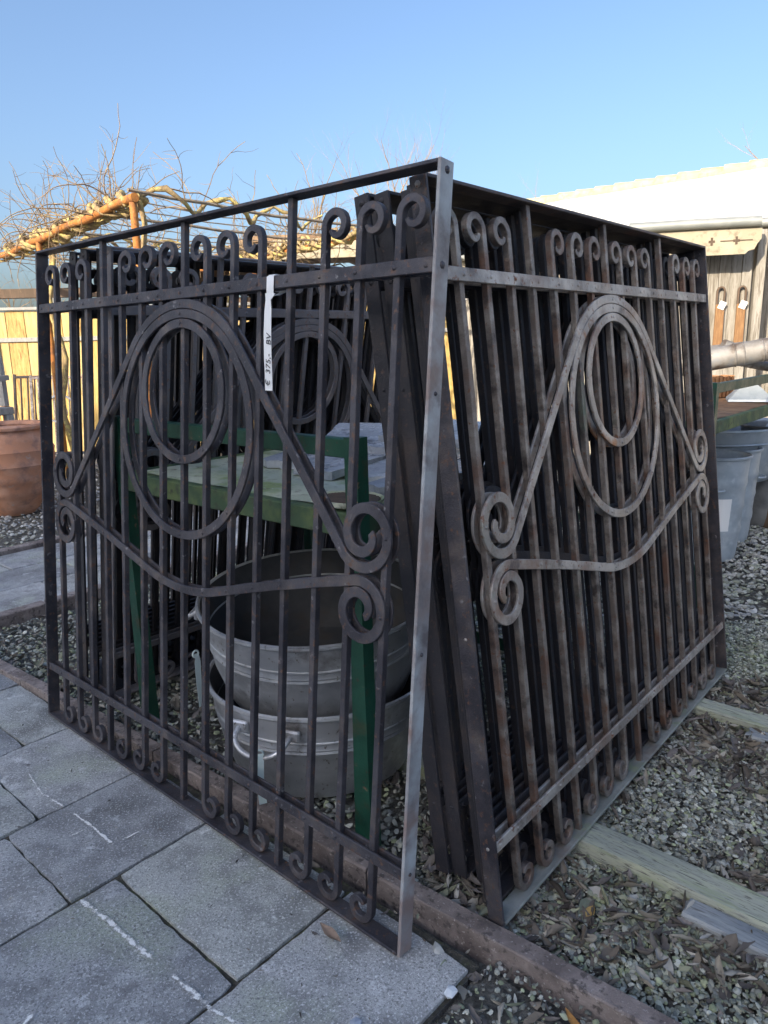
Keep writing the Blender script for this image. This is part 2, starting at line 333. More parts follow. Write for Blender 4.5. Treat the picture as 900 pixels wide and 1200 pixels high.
for s0, s1, js, te in courses:
    edges = [te, js[0]]
    while edges[-1] > -.7: edges.append(edges[-1] - rnd.choice((.60, .56, .62)))
    for a, b in zip(edges[1:], edges[:-1]): slab(s0, s1, a, b, paving)
for i, (s0, s1) in enumerate(((-.80, -.26), (-.26, .2), (.2, .74), (.74, 1.2))):
    e = .34 - .12 * (i % 2)
    while e > -.9: slab(s0, s1, e - .6, e, paving); e -= .6
sheet('joint_soil', [ST(-4.7, -1.0), ST(-.795, -1.0), ST(-.795, 1.2), ST(-4.7, 1.12)], -.0125, M['moss'])
sheet('dirt', [ST(-.792, -1.0), ST(1.3, -1.0), ST(1.3, 1.03), ST(-.792, 1.22)], -.024, M['soil'])
# chalk strokes lie on the slabs
def chalk(pts, w):
    vs = []; fs = []; cov = []; n = len(pts)
    for i, (x, y) in enumerate(pts):
        a = Vector(pts[max(0, i - 1)]); b = Vector(pts[min(n - 1, i + 1)]); d = (b - a).normalized(); nn = Vector((-d.y, d.x))
        ww = w * 1.5 * (.8 + .4 * rnd.random()); end = min(1, min(i, n - 1 - i) / 2)
        for sg in (-1, -.5, 0, .5, 1):
            vs.append((x + nn.x * sg * ww - paving.location.x, y + nn.y * sg * ww - paving.location.y, .0050)); cov.append((.35 if abs(sg) == 1 else .8 if abs(sg) == .5 else 1.0) * (.5 + .5 * end) * (.82 + .3 * rnd.random()))
    for i in range(n - 1):
        for q in range(4): fs.append((5 * i + q, 5 * i + q + 1, 5 * i + q + 6, 5 * i + q + 5))
    o = finish('chalk_mark', vs, fs, M['chalk'], paving); at = o.data.attributes.new('cover', 'FLOAT', 'POINT'); at.data.foreach_set('value', cov)
def seg(a, b, n=14, j=.0012):
    return [(a[0] + (b[0] - a[0]) * i / n + rnd.uniform(-j, j), a[1] + (b[1] - a[1]) * i / n + rnd.uniform(-j, j)) for i in range(n + 1)]
chalk(seg((-1.275, 2.265), (-1.16, 2.13)) + seg((-1.14, 2.12), (-1.05, 2.05)), .0045)
chalk(seg((-1.02, 2.03), (-.92, 1.95)) + seg((-.91, 1.94), (-.83, 1.87)), .006)
chalk(seg((-.85, 1.66), (-.73, 1.57)) + seg((-.72, 1.56), (-.57, 1.44)), .0085)
chalk(seg((-.53, 1.41), (-.43, 1.33)) + seg((-.42, 1.32), (-.30, 1.245)), .0075)
chalk(seg((-.83, 1.87), (-.75, 1.945), 5), .004); chalk(seg((-.99, 1.90), (-.93, 1.95), 5), .005); chalk(seg((-.82, 1.27), (-.80, 1.33), 5), .007)

# kerb stones along the edge of the paving
KD = Vector((.7815, -.6239, 0)); KN = Vector((.6239, .7815, 0)); K0 = Vector((.06, 1.60, 0))
def kpt(a, b, z=0): return K0 + KD * a + KN * b + Vector((0, 0, z))
kerb = empty('kerb', tuple(K0)); tag(kerb, kind='structure')
for i, a in enumerate((-5.17, -4.17, -3.17, -2.17, -1.17, -.17, .83, 1.83)):
    mb = MB(); n = 12; L = .994
    hw = .027
    for k in range(n): pass
    vs = []; fs = []
    prof = [(-hw, -.09), (-hw, .021), (-hw + .004, .026), (hw - .004, .026), (hw, .021), (hw, -.09)]
    for k in range(n + 1):
        for (b, z) in prof:
            p = KD * (a + L * k / n) + KN * (b + .030 + rnd.uniform(-.002, .002)); vs.append((p.x, p.y, z + rnd.uniform(-.0015, .0015) + .003 * math.sin(i * 2.1)))
    for k in range(n):
        for q in range(5): fs.append((k * 6 + q, (k + 1) * 6 + q, (k + 1) * 6 + q + 1, k * 6 + q + 1))
    fs.append(tuple(range(6))); fs.append(tuple(n * 6 + q for q in range(5, -1, -1)))
    finish('kerb_stone', vs, fs, M['kerb'], kerb)

# the path beyond the rear stack, at left
BD = Vector((.6428, .766, 0)); BN = Vector((.766, -.6428, 0))
path = empty('path', (-2.6, 4.9, 0)); tag(path, kind='structure')
def bpt(a, w, z=0): return Vector((-1.167, 2.784, 0)) + BD * a + BN * w + Vector((0, 0, z))
for i in range(9):
    for j in range(3):
        mb = MB(); a0 = -2.5 + i * .62 + (.3 if j % 2 else 0); w0 = -2.72 + j * .42
        p = bpt(a0 + .3, w0 + .21, -.03); m4 = Matrix.Translation(p - path.location) @ Matrix.Rotation(math.atan2(BD.y, BD.x), 4, 'Z')
        mb.box(-.303, .303, -.205, .205, -.03, .03 + rnd.uniform(-.003, .003), m4, .006).build('slab', PAV[(i + j) % 3], path)
for w in (-2.80, -1.40):
    for i in range(6):
        mb = MB(); mb.bar(bpt(-2.6 + i, w, -.02) - path.location, bpt(-1.61 + i, w, -.02) - path.location, .08, .09, .006); mb.build('edging', M['kerb'], path)

# bearer timbers under the right-hand stack
def timber(name, s0, s1, t0, t1, z0, z1, m, label):
    base = ST((s0 + s1) / 2, (t0 + t1) / 2); n = 16; vs = []; fs = []; L = s1 - s0; hw = (t1 - t0) / 2
    prof = [(-hw, z0), (-hw, z1 - .006), (-hw + .006, z1), (hw - .006, z1), (hw, z1 - .006), (hw, z0)]
    for k in range(n + 1):
        for t, z in prof: vs.append((-L / 2 + L * k / n, t + rnd.uniform(-.002, .002), z + rnd.uniform(-.0015, .0015)))
    for k in range(n):
        for q in range(5): fs.append((k * 6 + q, k * 6 + q + 1, (k + 1) * 6 + q + 1, (k + 1) * 6 + q))
    fs.append(tuple(range(5, -1, -1))); fs.append(tuple(n * 6 + q for q in range(6)))
    o = finish(name, vs, fs, m, None, tuple(base), (0, 0, math.atan2(-.664, .748)), 35); tag(o, label, 'timber', 'bearer timbers on the gravel')
timber('bearer_timber', -1.75, .9, 1.752, 1.862, -.07, -.004, M['sleeper'], 'mossy pale bearer timber under the near half of the right-hand stack')
timber('bearer_timber', -.49, .8, 1.672, 1.748, -.07, -.016, M['sleeper_grey'], 'grey timber offcut laid along the nearer mossy bearer')
timber('bearer_timber', -1.75, .5, 2.782, 2.876, -.07, -.004, M['sleeper'], 'pale bearer timber under the far end of the right-hand stack')
timber('bearer_timber', -.62, .6, 2.70, 2.776, -.07, -.018, M['sleeper_grey'], 'dark timber offcut against the farther bearer')

# ------------------------------------------------------------------ iron fence panels
W_, H_ = 1.8624, 1.80; PT = W_ / 16; UC = W_ / 2
VM, VL = 1.594, .2076
RC, RR, RI = 1.210, .3395, .2117
HB = .009
def scroll_bar(d):
    """bar at u=0 with a curl at the top towards d and one at the foot towards -d"""
    pts = []; hw = []
    def spiral(cx, cz, a0, a1, r0, r1, n, sx):
        out = []
        for i in range(n + 1):
            f = i / n; a = a0 + (a1 - a0) * f; r = r0 + (r1 - r0) * (f ** 1.35); out.append((sx * (cx + r * math.cos(a)), cz + r * math.sin(a)))
        return out
    top = spiral(.036, 1.705, PI, PI - R(330), .036, .0165, 22, d)
    bot = spiral(.034, .050, PI, PI + R(320), .034, .0155, 22, -d)
    pts = bot[::-1]
    for k in range(1, 10): pts.append((rnd.uniform(-.0006, .0006), .05 + (1.705 - .05) * k / 10))
    pts += top
    n = len(pts)
    for i in range(n): hw.append(HB * min(1, .55 + .45 * min(i, n - 1 - i) / 7))
    return MB().sweep(pts, hw, -HB, HB, .0014)
def ringpts(cv, r, n=72): return [(UC + r * math.sin(2 * PI * i / n), cv + r * math.cos(2 * PI * i / n)) for i in range(n)]
FW = .0132   # half width of the flats
def arch_path():
    cx, cz, rs = UC, RC, RR + FW + .001
    sc = (1.690, 1.000); half = []
    # find the tangent from the arc to the start of the spiral
    best = None
    for k in range(200):
        a = R(25 + 40 * k / 199); px, pz = cx + rs * math.cos(a), cz + rs * math.sin(a)
        qa = a + PI; qx, qz = sc[0] + .087 * math.cos(qa), sc[1] + .087 * math.sin(qa)
        dx, dz = qx - px, qz - pz; L = math.hypot(dx, dz); e = abs(dx / L * math.cos(a) + dz / L * math.sin(a))
        if best is None or e < best[0]: best = (e, a, (px, pz), (qx, qz), qa)
    _, a, p, q, qa = best
    for i in range(15): t = PI / 2 + (a - PI / 2) * i / 14; half.append((cx + rs * math.cos(t), cz + rs * math.sin(t)))
    for i in range(1, 8): half.append((p[0] + (q[0] - p[0]) * i / 8, p[1] + (q[1] - p[1]) * i / 8))
    n = 46; keys = [(0, .087), (.12, .078), (.31, .067), (.5, .0615), (.68, .055), (.85, .033), (1, .018)]
    for i in range(n + 1):
        f = i / n; an = qa + R(520) * f
        for (f0, r0), (f1, r1) in zip(keys[:-1], keys[1:]):
            if f0 <= f <= f1: r = r0 + (r1 - r0) * (f - f0) / (f1 - f0); break
        half.append((sc[0] + r * math.cos(an), sc[1] + r * math.sin(an)))
    return half
def vee_path():
    half = []; z0 = .716
    # flat-bottomed vee rising to the scroll
    rr = .70; th = R(13.4)
    for i in range(9): t = th * i / 8; half.append((UC + rr * math.sin(t), z0 + rr * (1 - math.cos(t))))
    sc = (1.684, .812); r0 = .0765
    a0 = PI / 2 + th; q = (sc[0] + r0 * math.cos(a0), sc[1] + r0 * math.sin(a0)); p = half[-1]
    for i in range(1, 8):
        f = i / 8; half.append((p[0] + (q[0] - p[0]) * f, p[1] + (q[1] - p[1]) * f + .004 * math.sin(PI * f)))
    n = 46; keys = [(0, r0), (.2, .066), (.38, .064), (.55, .060), (.72, .048), (.87, .030), (1, .017)]
    for i in range(n + 1):
        f = i / n; an = a0 - R(500) * f
        for (f0, ra), (f1, rb) in zip(keys[:-1], keys[1:]):
            if f0 <= f <= f1: r = ra + (rb - ra) * (f - f0) / (f1 - f0); break
        half.append((sc[0] + r * math.cos(an), sc[1] + r * math.sin(an)))
    return half
def mirror(half): return [(2 * UC - x, z) for x, z in half[::-1]] + half[1:]
def strap_mesh(half, y0, y1):
    pts = mirror(half); n = len(pts); hw = [FW * (.72 + .28 * min(1, min(i, n - 1 - i) / 9)) for i in range(n)]
    return MB().sweep(pts, hw, y0, y1, .0016)
def make_panel():
    root = empty('iron_fence_panel'); mi = M['iron']
    for u0 in (0, W_ - .009): MB().box(u0, u0 + .009, -.0225, .0225, 0, H_, None, .0014).build('post', mi, root)
    MB().box(.0095, W_ - .0095, -.0225, .0225, H_ - .009, H_ - .0005, None, .0014).build('top_rail', mi, root)
    MB().box(.0095, W_ - .0095, -.024, .024, .0005, .009, None, .0014).build('bottom_rail', mi, root)
    full = None; sb = {}
    for k in range(1, 16):
        x = PT * k
        if k % 4 == 0:
            if full is None:
                mb = MB(); mb.sweep([(rnd.uniform(-.0005, .0005), .0095 + (H_ - .0195) * i / 10) for i in range(11)], HB, -HB, HB, .0014); full = mb.build('bar', mi, root, None, None, 35); o = full
            else: o = full.copy(); COL.objects.link(o)
        else:
            d = -1 if (k // 4) % 2 == 0 else 1
            if d not in sb: sb[d] = scroll_bar(d).build('scroll_bar', mi, root, None, None, 35); o = sb[d]
            else: o = sb[d].copy(); COL.objects.link(o)
        o.parent = root; o.location = (x + rnd.uniform(-.0025, .0025), 0, rnd.uniform(-.002, .002) if k % 4 else 0); o.rotation_euler = (0, rnd.gauss(0, .0016), 0)
    cr = None
    riv = MB()
    for sgn in (-1, 1):
        y0, y1 = (-.0176, -.0095) if sgn < 0 else (.0095, .0176); yf = -.0176 if sgn < 0 else .0176
        for v, h in ((VM, .016), (VL, .0145)):
            mb = MB(); mb.box(.0095, W_ - .0095, y0, y1, v - h, v + h, None, .0016); mb.build('cross_rail', mi, root)
            for k in range(0, 17): riv.dome((min(max(PT * k, .03), W_ - .03), yf, v + rnd.uniform(-.001, .001)), (0, sgn, 0), .0062, .0035)
        for nm, cv, r in (('outer_ring', RC, RR - FW), ('inner_ring', RC + RR - 2 * FW - .0012 - RI, RI - FW)):
            MB().sweep(ringpts(cv, r), FW, y0, y1, .0016, True).build(nm, mi, root, None, None, 35)
            for du in (0, -2 * PT, 2 * PT, -PT, PT):
                if abs(du) < r:
                    for q in ((1, -1) if abs(du) in (0,) else (-1,)): riv.dome((UC + du, yf, cv + q * math.sqrt(r * r - du * du)), (0, sgn, 0), .0055, .0032)
        ap, vp = arch_path(), vee_path()
        strap_mesh(ap, y0, y1).build('arch_strap', mi, root, None, None, 35)
        strap_mesh(vp, y0, y1).build('lower_strap', mi, root, None, None, 35)
        riv.dome((UC, yf, RC + RR + FW), (0, sgn, 0), .0055, .0032)
        for sx in (-1, 1):
            for u, v in ((1.690 + .066, 1.000), (1.684 + .066, .812)): riv.dome((UC + sx * (u - UC), yf, v), (0, sgn, 0), .0055, .0035)
            for k in (1, 2, 3, 4, 5):
                u = UC + k * PT; v = np.interp(u, [p[0] for p in vp[:17]], [p[1] for p in vp[:17]]); riv.dome((UC + sx * k * PT, yf, float(v)), (0, sgn, 0), .005, .003)
    for sgn, x in ((-1, -.0002), (1, W_ + .0002)):
        for v in (VM, VL, H_ - .02, 1.33, .75): riv.dome((x, 0, v), (sgn, 0, 0), .0085 if v > 1.5 else .005, .004)
    o = riv.build('rivets', mi, root, None, None, 60); o['kind'] = 'stuff'
    return root
def place(o, x, y, yaw, lean, z=.003, dw=0.0, du=0.0):
    n = Vector((math.sin(yaw), -math.cos(yaw), 0)); u = Vector((math.cos(yaw), math.sin(yaw), 0))
    p = Vector((x, y, z)) + n * dw + u * du
    o.location = p; o.rotation_euler = (-lean, 0, yaw)
proto = make_panel()
place(proto, -1.3664, 2.6852, A_YAW, .1007, .006)
GP = 'matching iron fence panels leaning in stacks'
tag(proto, 'dark iron fence panel with the white price tag, standing on the paving in front', 'fence panel', GP)
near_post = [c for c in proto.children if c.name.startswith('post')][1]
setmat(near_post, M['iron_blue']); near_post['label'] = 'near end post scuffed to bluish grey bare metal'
B_YAW, B_LEAN = .8562, .1247
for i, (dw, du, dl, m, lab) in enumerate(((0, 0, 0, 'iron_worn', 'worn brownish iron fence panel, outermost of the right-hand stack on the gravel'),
        (-.052, .060, .002, 'iron_shade', 'second iron fence panel from outside in the right-hand stack'),
        (-.100, .10, .003, 'iron_shade', 'third iron fence panel from outside in the right-hand stack'),
        (-.166, .08, .004, 'iron_shade', 'fourth iron fence panel from outside in the right-hand stack, its near post set back'),
        (-.2135, .065, .006, 'iron_shade', 'fifth iron fence panel from outside in the right-hand stack'),
        (-.262, .16, .008, 'iron_shade', 'innermost iron fence panel of the right-hand stack, beside the green workbench'))):
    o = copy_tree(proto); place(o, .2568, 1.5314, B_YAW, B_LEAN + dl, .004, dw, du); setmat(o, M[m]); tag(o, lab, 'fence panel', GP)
    for c in o.children:
        if 'label' in c: del c['label']
    if i == 0:
        for c in o.children:
            if c.name.startswith('post'): setmat(c, M['iron'])
            if c.name.startswith('top_rail'): setmat(c, M['iron_rust'])
            if c.name.startswith(('bar', 'scroll_bar')): setmat(c, M['iron_brown'])
            if c.name.startswith('bottom_rail'): setmat(c, M['iron_moss'])
C_YAW, C_LEAN = .84146, -.19845
for i, (dw, du, dl, lab) in enumerate(((0, 0, 0, 'innermost iron fence panel of the rear left stack, its rings seen above the green table'),
        (-.075, .01, .0, 'second iron fence panel from the green table in the rear left stack'), (-.122, -.02, .004, 'third iron fence panel from the green table in the rear left stack'),
        (-.169, .015, .006, 'fourth iron fence panel from the green table in the rear left stack'), (-.216, -.01, .008, 'fifth iron fence panel from the green table in the rear left stack'),
        (-.264, .05, .009, 'sixth iron fence panel from the green table in the rear left stack'), (-.312, .09, .010, 'seventh iron fence panel from the green table in the rear left stack'), (-.360, .06, .011, 'outermost iron fence panel of the rear left stack'))):
    o = copy_tree(proto); place(o, -1.1665, 2.7843, C_YAW, C_LEAN + dl, .012, dw, du); setmat(o, M['iron_lit'] if i == 0 else M['iron_shade']); tag(o, lab, 'fence panel', GP)
    for c in o.children:
        if 'label' in c: del c['label']

# price tag looped over the cross rail of the front panel
tg = empty('price_tag'); tg.location = proto.location; tg.rotation_euler = proto.rotation_euler
tag(tg, 'white paper price tag hanging from the rail of the front iron panel', 'tag')
TU = 1.338
def strip(pts, w, thick=.0006):
    """ribbon through (x,y,z,twist) points"""
    vs = []; fs = []
    for x, y, z, tw in pts:
        for sg in (-1, 1):
            for q in (-.5, .5): vs.append((x + sg * w * math.cos(tw) - q * thick * math.sin(tw), y + sg * w * math.sin(tw) + q * thick * math.cos(tw), z))
    for i in range(len(pts) - 1):
        a, b = i * 4, i * 4 + 4
        fs += [(a, b, b + 2, a + 2), (a + 1, a + 3, b + 3, b + 1), (a, a + 1, b + 1, b), (a + 2, b + 2, b + 3, a + 3)]
    return vs, fs
lp = [(TU, -.020, VM - .03, 0), (TU, -.021, VM - .015, 0), (TU, -.0205, VM + .014, 0), (TU, -.012, VM + .020, 0), (TU, .012, VM + .020, 0), (TU, .0205, VM + .012, 0), (TU, .0205, VM - .02, 0), (TU, .0, VM - .03, 0), (TU, -.021, VM - .034, 0)]
vs, fs = strip(lp, .0135); finish('loop', vs, fs, M['paper'], tg, None, None, 60)
bp_ = [(TU + .004, -.023, VM - .028, .5), (TU + .0, -.026, VM - .045, -.2), (TU + .002, -.028, VM - .07, 0), (TU + .004, -.030, VM - .12, .05), (TU + .008, -.031, VM - .18, .08), (TU + .011, -.030, VM - .225, .06), (TU + .0125, -.029, VM - .27, .05)]
vs, fs = strip(bp_, .0135); finish('paper', vs, fs, M['paper'], tg, None, None, 60)
def text(body, size, m, parent, loc, rot, ext=.0002):
    c = bpy.data.curves.new('lettering', 'FONT'); c.body = body; c.size = size; c.extrude = ext; c.align_x = 'LEFT'; c.align_y = 'CENTER'; c.shear = .2
    c.materials.append(m); tmp = bpy.data.objects.new('lettering', c); COL.objects.link(tmp); dg = bpy.context.evaluated_depsgraph_get(); me = bpy.data.meshes.new_from_object(tmp.evaluated_get(dg)); bpy.data.objects.remove(tmp); o = bpy.data.objects.new('lettering', me); COL.objects.link(o); o.parent = parent; o.location = loc; o.rotation_euler = rot; return o
lt = text('\u20ac  375,-   BV', .025, M['ink'], tg, (TU + .0125, -.0318, VM - .272), (0, 0, 0))
lt['kind'] = 'stuff'
lt.matrix_local = Matrix.Translation((TU + .0125, -.0323, VM - .260)) @ Matrix(((0, -1, 0, 0), (0, 0, -1, 0), (1, 0, 0, 0), (0, 0, 0, 1)))

# ------------------------------------------------------------------ green workbench tables
def make_table(length, depth):
    """origin at the foot of one front post, +x along the front, +y to the back"""
    root = empty('workbench')
    def post(x, y, h, splay):
        mb = MB(); n = 6; vs = []; fs = []
        for i in range(n + 1):
            f = i / n; z = h * f; w = .023 + (.010 * max(0, 1 - f * 1.8) if splay else 0)
            for sx, sy in ((-1, -1), (1, -1), (1, 1), (-1, 1)): vs.append((x + sx * w, y + sy * .021, z))
        for i in range(n):
            for k in range(4): l = (k + 1) % 4; fs.append((i * 4 + k, i * 4 + l, i * 4 + 4 + l, i * 4 + 4 + k))
        fs.append((3, 2, 1, 0)); fs.append(tuple(n * 4 + k for k in range(4))); mb.add(vs, fs)
        return mb.build('leg', M['green'], root)
    for x in (0, length):
        post(x, 0, 1.205, True); post(x, depth, 1.003, True)
    for y in (0, depth):
        if y == 0: MB().box(.0235, length - .0235, y - .017, y + .017, 1.150, 1.200, None, .003).build('rail', M['green'], root)
        MB().box(.0235, length - .0235, y - .014, y + .014, .28, .33, None, .003).build('stretcher', M['green'], root) if y > 0 else None
    mb = MB(); nx, ny = 24, 14; vs = []; fs = []
    x0, x1, y0, y1 = .03, length - .03, .028, depth - .028
    for i in range(nx + 1):
        for j in range(ny + 1): vs.append((x0 + (x1 - x0) * i / nx, y0 + (y1 - y0) * j / ny, 1.0 + .004 * math.sin(i * .7) * math.cos(j * .9)))
    for i in range(nx):
        for j in range(ny): fs.append((i * (ny + 1) + j, (i + 1) * (ny + 1) + j, (i + 1) * (ny + 1) + j + 1, i * (ny + 1) + j + 1))
    mb.add(vs, fs); mb.box(x0, x1, y0, y1, .965, .994, None, .002); top = mb.build('tabletop', M['tabletop'], root)
    MB().box(.0235, length - .0235, -.012, .026, .935, 1.002, None, .004).build('front_lip', M['greenlip'], root)
    MB().box(.0235, length - .0235, depth - .026, depth + .012, .935, 1.002, None, .004).build('back_lip', M['greenlip'], root)
    for x in (0, length): MB().box(x - .012, x + .012, .0215, depth - .0215, .935, 1.002, None, .004).build('side_lip', M['greenlip'], root)
    return root
LR = Vector((-.07, 1.87, 0)); TL = 1.20
t1 = make_table(TL, .92)
t1.location = LR + Vector((-.7478, .664, 0)) * TL; t1.rotation_euler = (0, 0, A_YAW); t1.location.z = -.03; t1.scale.z = 1.022
tag(t1, 'green painted workbench with mossy top and a rail, between the iron stacks', 'workbench', 'green workbenches')
t2 = make_table(2.1, .92); t2.location = Vector((1.745, 3.816, -.03)) + Vector((0, 0, 0)); t2.rotation_euler = (0, 0, .8562)
t2.scale.z = 1.022
tag(t2, 'green workbench with rusty brown top behind the far end of the right stack', 'workbench', 'green workbenches')
for c in t2.children:
    if c.name.startswith('tabletop'): setmat(c, M['rusttop'])
T1M = Matrix.Translation(t1.location) @ Matrix.Rotation(A_YAW, 4, 'Z')
TZ = 1.0 * 1.022 - .03 + .006     # table top height

# slates on the table
def slate(cx, cy, lx, ly, rz, tilt, z, lab, seed):
    r_ = random.Random(seed); n = 9; m = 6; vs = []; fs = []
    for top in (1, 0):
        for i in range(n + 1):
            for j in range(m + 1):
                x = -lx / 2 + lx * i / n; y = -ly / 2 + ly * j / m
                if j == 0: y += .012 * math.sin(i * 1.9 + seed) + r_.uniform(-.006, .006)
                if j == m: y += r_.uniform(-.01, .01)
                if i in (0, n): x += r_.uniform(-.005, .005)
                vs.append((x, y, (.028 if top else 0) + (r_.uniform(-.0012, .0012)) + .004 * math.sin(y * 9 + seed)))
    Wd = m + 1; o = (n + 1) * Wd
    for i in range(n):
        for j in range(m):
            q = (i * Wd + j, (i + 1) * Wd + j, (i + 1) * Wd + j + 1, i * Wd + j + 1); fs.append(q); fs.append(tuple(k + o for k in q[::-1]))
    rim = [i * Wd for i in range(n)] + [n * Wd + j for j in range(m)] + [i * Wd + m for i in range(n, 0, -1)] + [j for j in range(m, 0, -1)]
    for k in range(len(rim)): l = (k + 1) % len(rim); fs.append((rim[k], rim[k] + o, rim[l] + o, rim[l]))
    ob = finish('slate_slab', vs, fs, M['slate'], None, None, None, 45)
    ob.location = T1M @ Vector((cx, cy, 0)); ob.location.z = z
    ob.rotation_euler = (tilt, 0, A_YAW + rz); tag(ob, lab, 'slab', 'slate slabs on the workbench'); return ob
slate(.44, .62, .22, .50, .07, .05, TZ + .014, 'leftmost blue-grey slate slab on the mossy workbench top', 1)
slate(.70, .58, .22, .54, -.06, .07, TZ + .020, 'second blue-grey slate slab from the left on the workbench', 2)
slate(.965, .60, .23, .58, .06, .08, TZ + .024, 'third slate slab from the left, next to the right table post', 3)
slate(1.13, .50, .16, .62, -.02, .06, TZ + .019, 'narrow rightmost slate slab on the workbench', 4)
slate(.62, .70, .36, .36, .5, .13, TZ + .075, 'slate slab lying across the two left ones', 5)
slate(.90, .76, .40, .22, .1, .17, TZ + .105, 'pale topmost slate slab tilted up at the back', 6)
# shallow dish at the table corner
d_ = empty('wicker_dish', tuple(Vector((-.095, 1.985, TZ + .004)))); d_.rotation_euler = (0, 0, A_YAW)
MB().lathe([(.088, 0), (.094, .004), (.100, .016), (.106, .018), (.106, .014), (.098, .001), (.088, 0)], 40, 1.0, .8).build('rim', M['tabletop'], d_, None, None, 40)
mb = MB()
for k in range(-8, 9):
    a = k * .0108; h = math.sqrt(max(0, .0925 ** 2 - a * a)); mb.bar((a, -h * .8, .008), (a, h * .8, .008), .0075, .004); mb.bar((-h, a * .8, .0125), (h, a * .8, .0125), .0075, .004)
o = mb.build('woven_base', M['darkwood'], d_); o['kind'] = 'stuff'
tag(d_, 'small round woven dish with a pale rim at the near corner of the workbench', 'dish')

# ------------------------------------------------------------------ zinc tubs
def make_tub():
    root = empty('zinc_tub')
    prof = [(.0, .012), (.265, .012), (.285, .0), (.294, .006), (.302, .03), (.330, .12), (.338, .178), (.343, .184), (.341, .192), (.345, .198), (.343, .206), (.352, .26), (.360, .300), (.366, .302), (.371, .309), (.370, .317), (.363, .320), (.357, .314)]
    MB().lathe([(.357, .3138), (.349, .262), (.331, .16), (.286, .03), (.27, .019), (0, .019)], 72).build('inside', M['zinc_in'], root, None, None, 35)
    MB().lathe(prof, 72).build('body', M['zinc'], root, None, None, 35)
    mb = MB(); mb.tube([(.345 * math.cos(2 * PI * k / 72), .345 * math.sin(2 * PI * k / 72), .222) for k in range(72)], .005, 6, True); mb.build('band', M['zinc'], root, None, None, 60)
    for a in (0, PI):
        h = empty('handle', (0, 0, 0)); h.parent = root; h.rotation_euler = (0, 0, a)
        m2 = MB(); pts = []
        for k in range(15):
            t = PI * k / 14; pts.append((.362 + .060 * math.sin(t) ** .6, -.085 * math.cos(t), .262 - .05 * math.sin(t)))
        m2.tube(pts, .0085, 8); m2.build('grip', M['zinc'], h, None, None, 60)
        for sy in (-1, 1): MB().box(.349, .366, sy * .085 - .028, sy * .085 + .028, .245, .281, None, .005).build('lug', M['zinc'], h)
    return root
GROUND_I = -.025
tubA = make_tub(); tubA.scale = (1.1, 1.1, 1.06); tubA.location = (-.245, 2.43, GROUND_I + .0); tubA.rotation_euler = (0, 0, R(-112))
tag(tubA, 'large round zinc tub on the gravel under the workbench, lower of two', 'tub', 'zinc tubs under the workbench')
tubB = copy_tree(tubA); tubB.location = (-.25, 2.43, .265); tubB.rotation_euler = (R(5.0), R(-1), 0)
tubB.rotation_euler = (Matrix.Rotation(R(5.5), 4, 'X') @ Matrix.Rotation(R(171), 4, 'Z')).to_euler()
tubB.scale = (1.1, 1.1, 1.06)
tag(tubB, 'zinc tub resting tilted inside the lower tub, its dark inside showing', 'tub', 'zinc tubs under the workbench')
def ribbon(loc, rz, L, lab):
    vs, fs = strip([(0, 0, 0, 0), (.002, -.006, -.012, .3), (0, -.008, -.03, -.1), (-.003, -.010, -L * .5, .1), (.002, -.006, -L, .2)], .012, .0008)
    mb = MB(); mb.add(vs, fs); r = empty('handle_tag', loc, rz); mb.build('paper', M['ribbon'], r, None, None, 60)
    m2 = MB(); m2.tube([(.012 * math.cos(2 * PI * k / 14) * 1.0, .012 * math.sin(2 * PI * k / 14), .0) for k in range(14)], .0035, 6, True); o = m2.build('knot', M['ribbon'], r, None, (PI / 2, .3, 0), 60)
    tag(r, lab, 'tag', 'paper tags on the tub handles'); return r
ribbon((-.40, 1.985, .222), .2, .17, 'pale paper tag tied to the front handle of the lower zinc tub')
ribbon((-.675, 2.36, .39), .9, .20, 'pale paper tag hanging from the left handle of the zinc tubs')

# ------------------------------------------------------------------ gravel, leaves (uncountable)
phi = (1 + 5 ** .5) / 2
ICO_V = np.array([(-1, phi, 0), (1, phi, 0), (-1, -phi, 0), (1, -phi, 0), (0, -1, phi), (0, 1, phi), (0, -1, -phi), (0, 1, -phi), (phi, 0, -1), (phi, 0, 1), (-phi, 0, -1), (-phi, 0, 1)]) / math.sqrt(1 + phi * phi)
ICO_F = np.array([(0, 11, 5), (0, 5, 1), (0, 1, 7), (0, 7, 10), (0, 10, 11), (1, 5, 9), (5, 11, 4), (11, 10, 2), (10, 7, 6), (7, 1, 8), (3, 9, 4), (3, 4, 2), (3, 2, 6), (3, 6, 8), (3, 8, 9), (4, 9, 5), (2, 4, 11), (6, 2, 10), (8, 6, 7), (9, 8, 1)])
def rotm(ax, ay, az):
    cx, sx, cy, sy, cz, sz = np.cos(ax), np.sin(ax), np.cos(ay), np.sin(ay), np.cos(az), np.sin(az)
    n = len(ax); Rm = np.zeros((n, 3, 3))
    Rm[:, 0, 0] = cz * cy; Rm[:, 0, 1] = cz * sy * sx - sz * cx; Rm[:, 0, 2] = cz * sy * cx + sz * sx
    Rm[:, 1, 0] = sz * cy; Rm[:, 1, 1] = sz * sy * sx + cz * cx; Rm[:, 1, 2] = sz * sy * cx - cz * sx
    Rm[:, 2, 0] = -sy; Rm[:, 2, 1] = cy * sx; Rm[:, 2, 2] = cy * cx
    return Rm
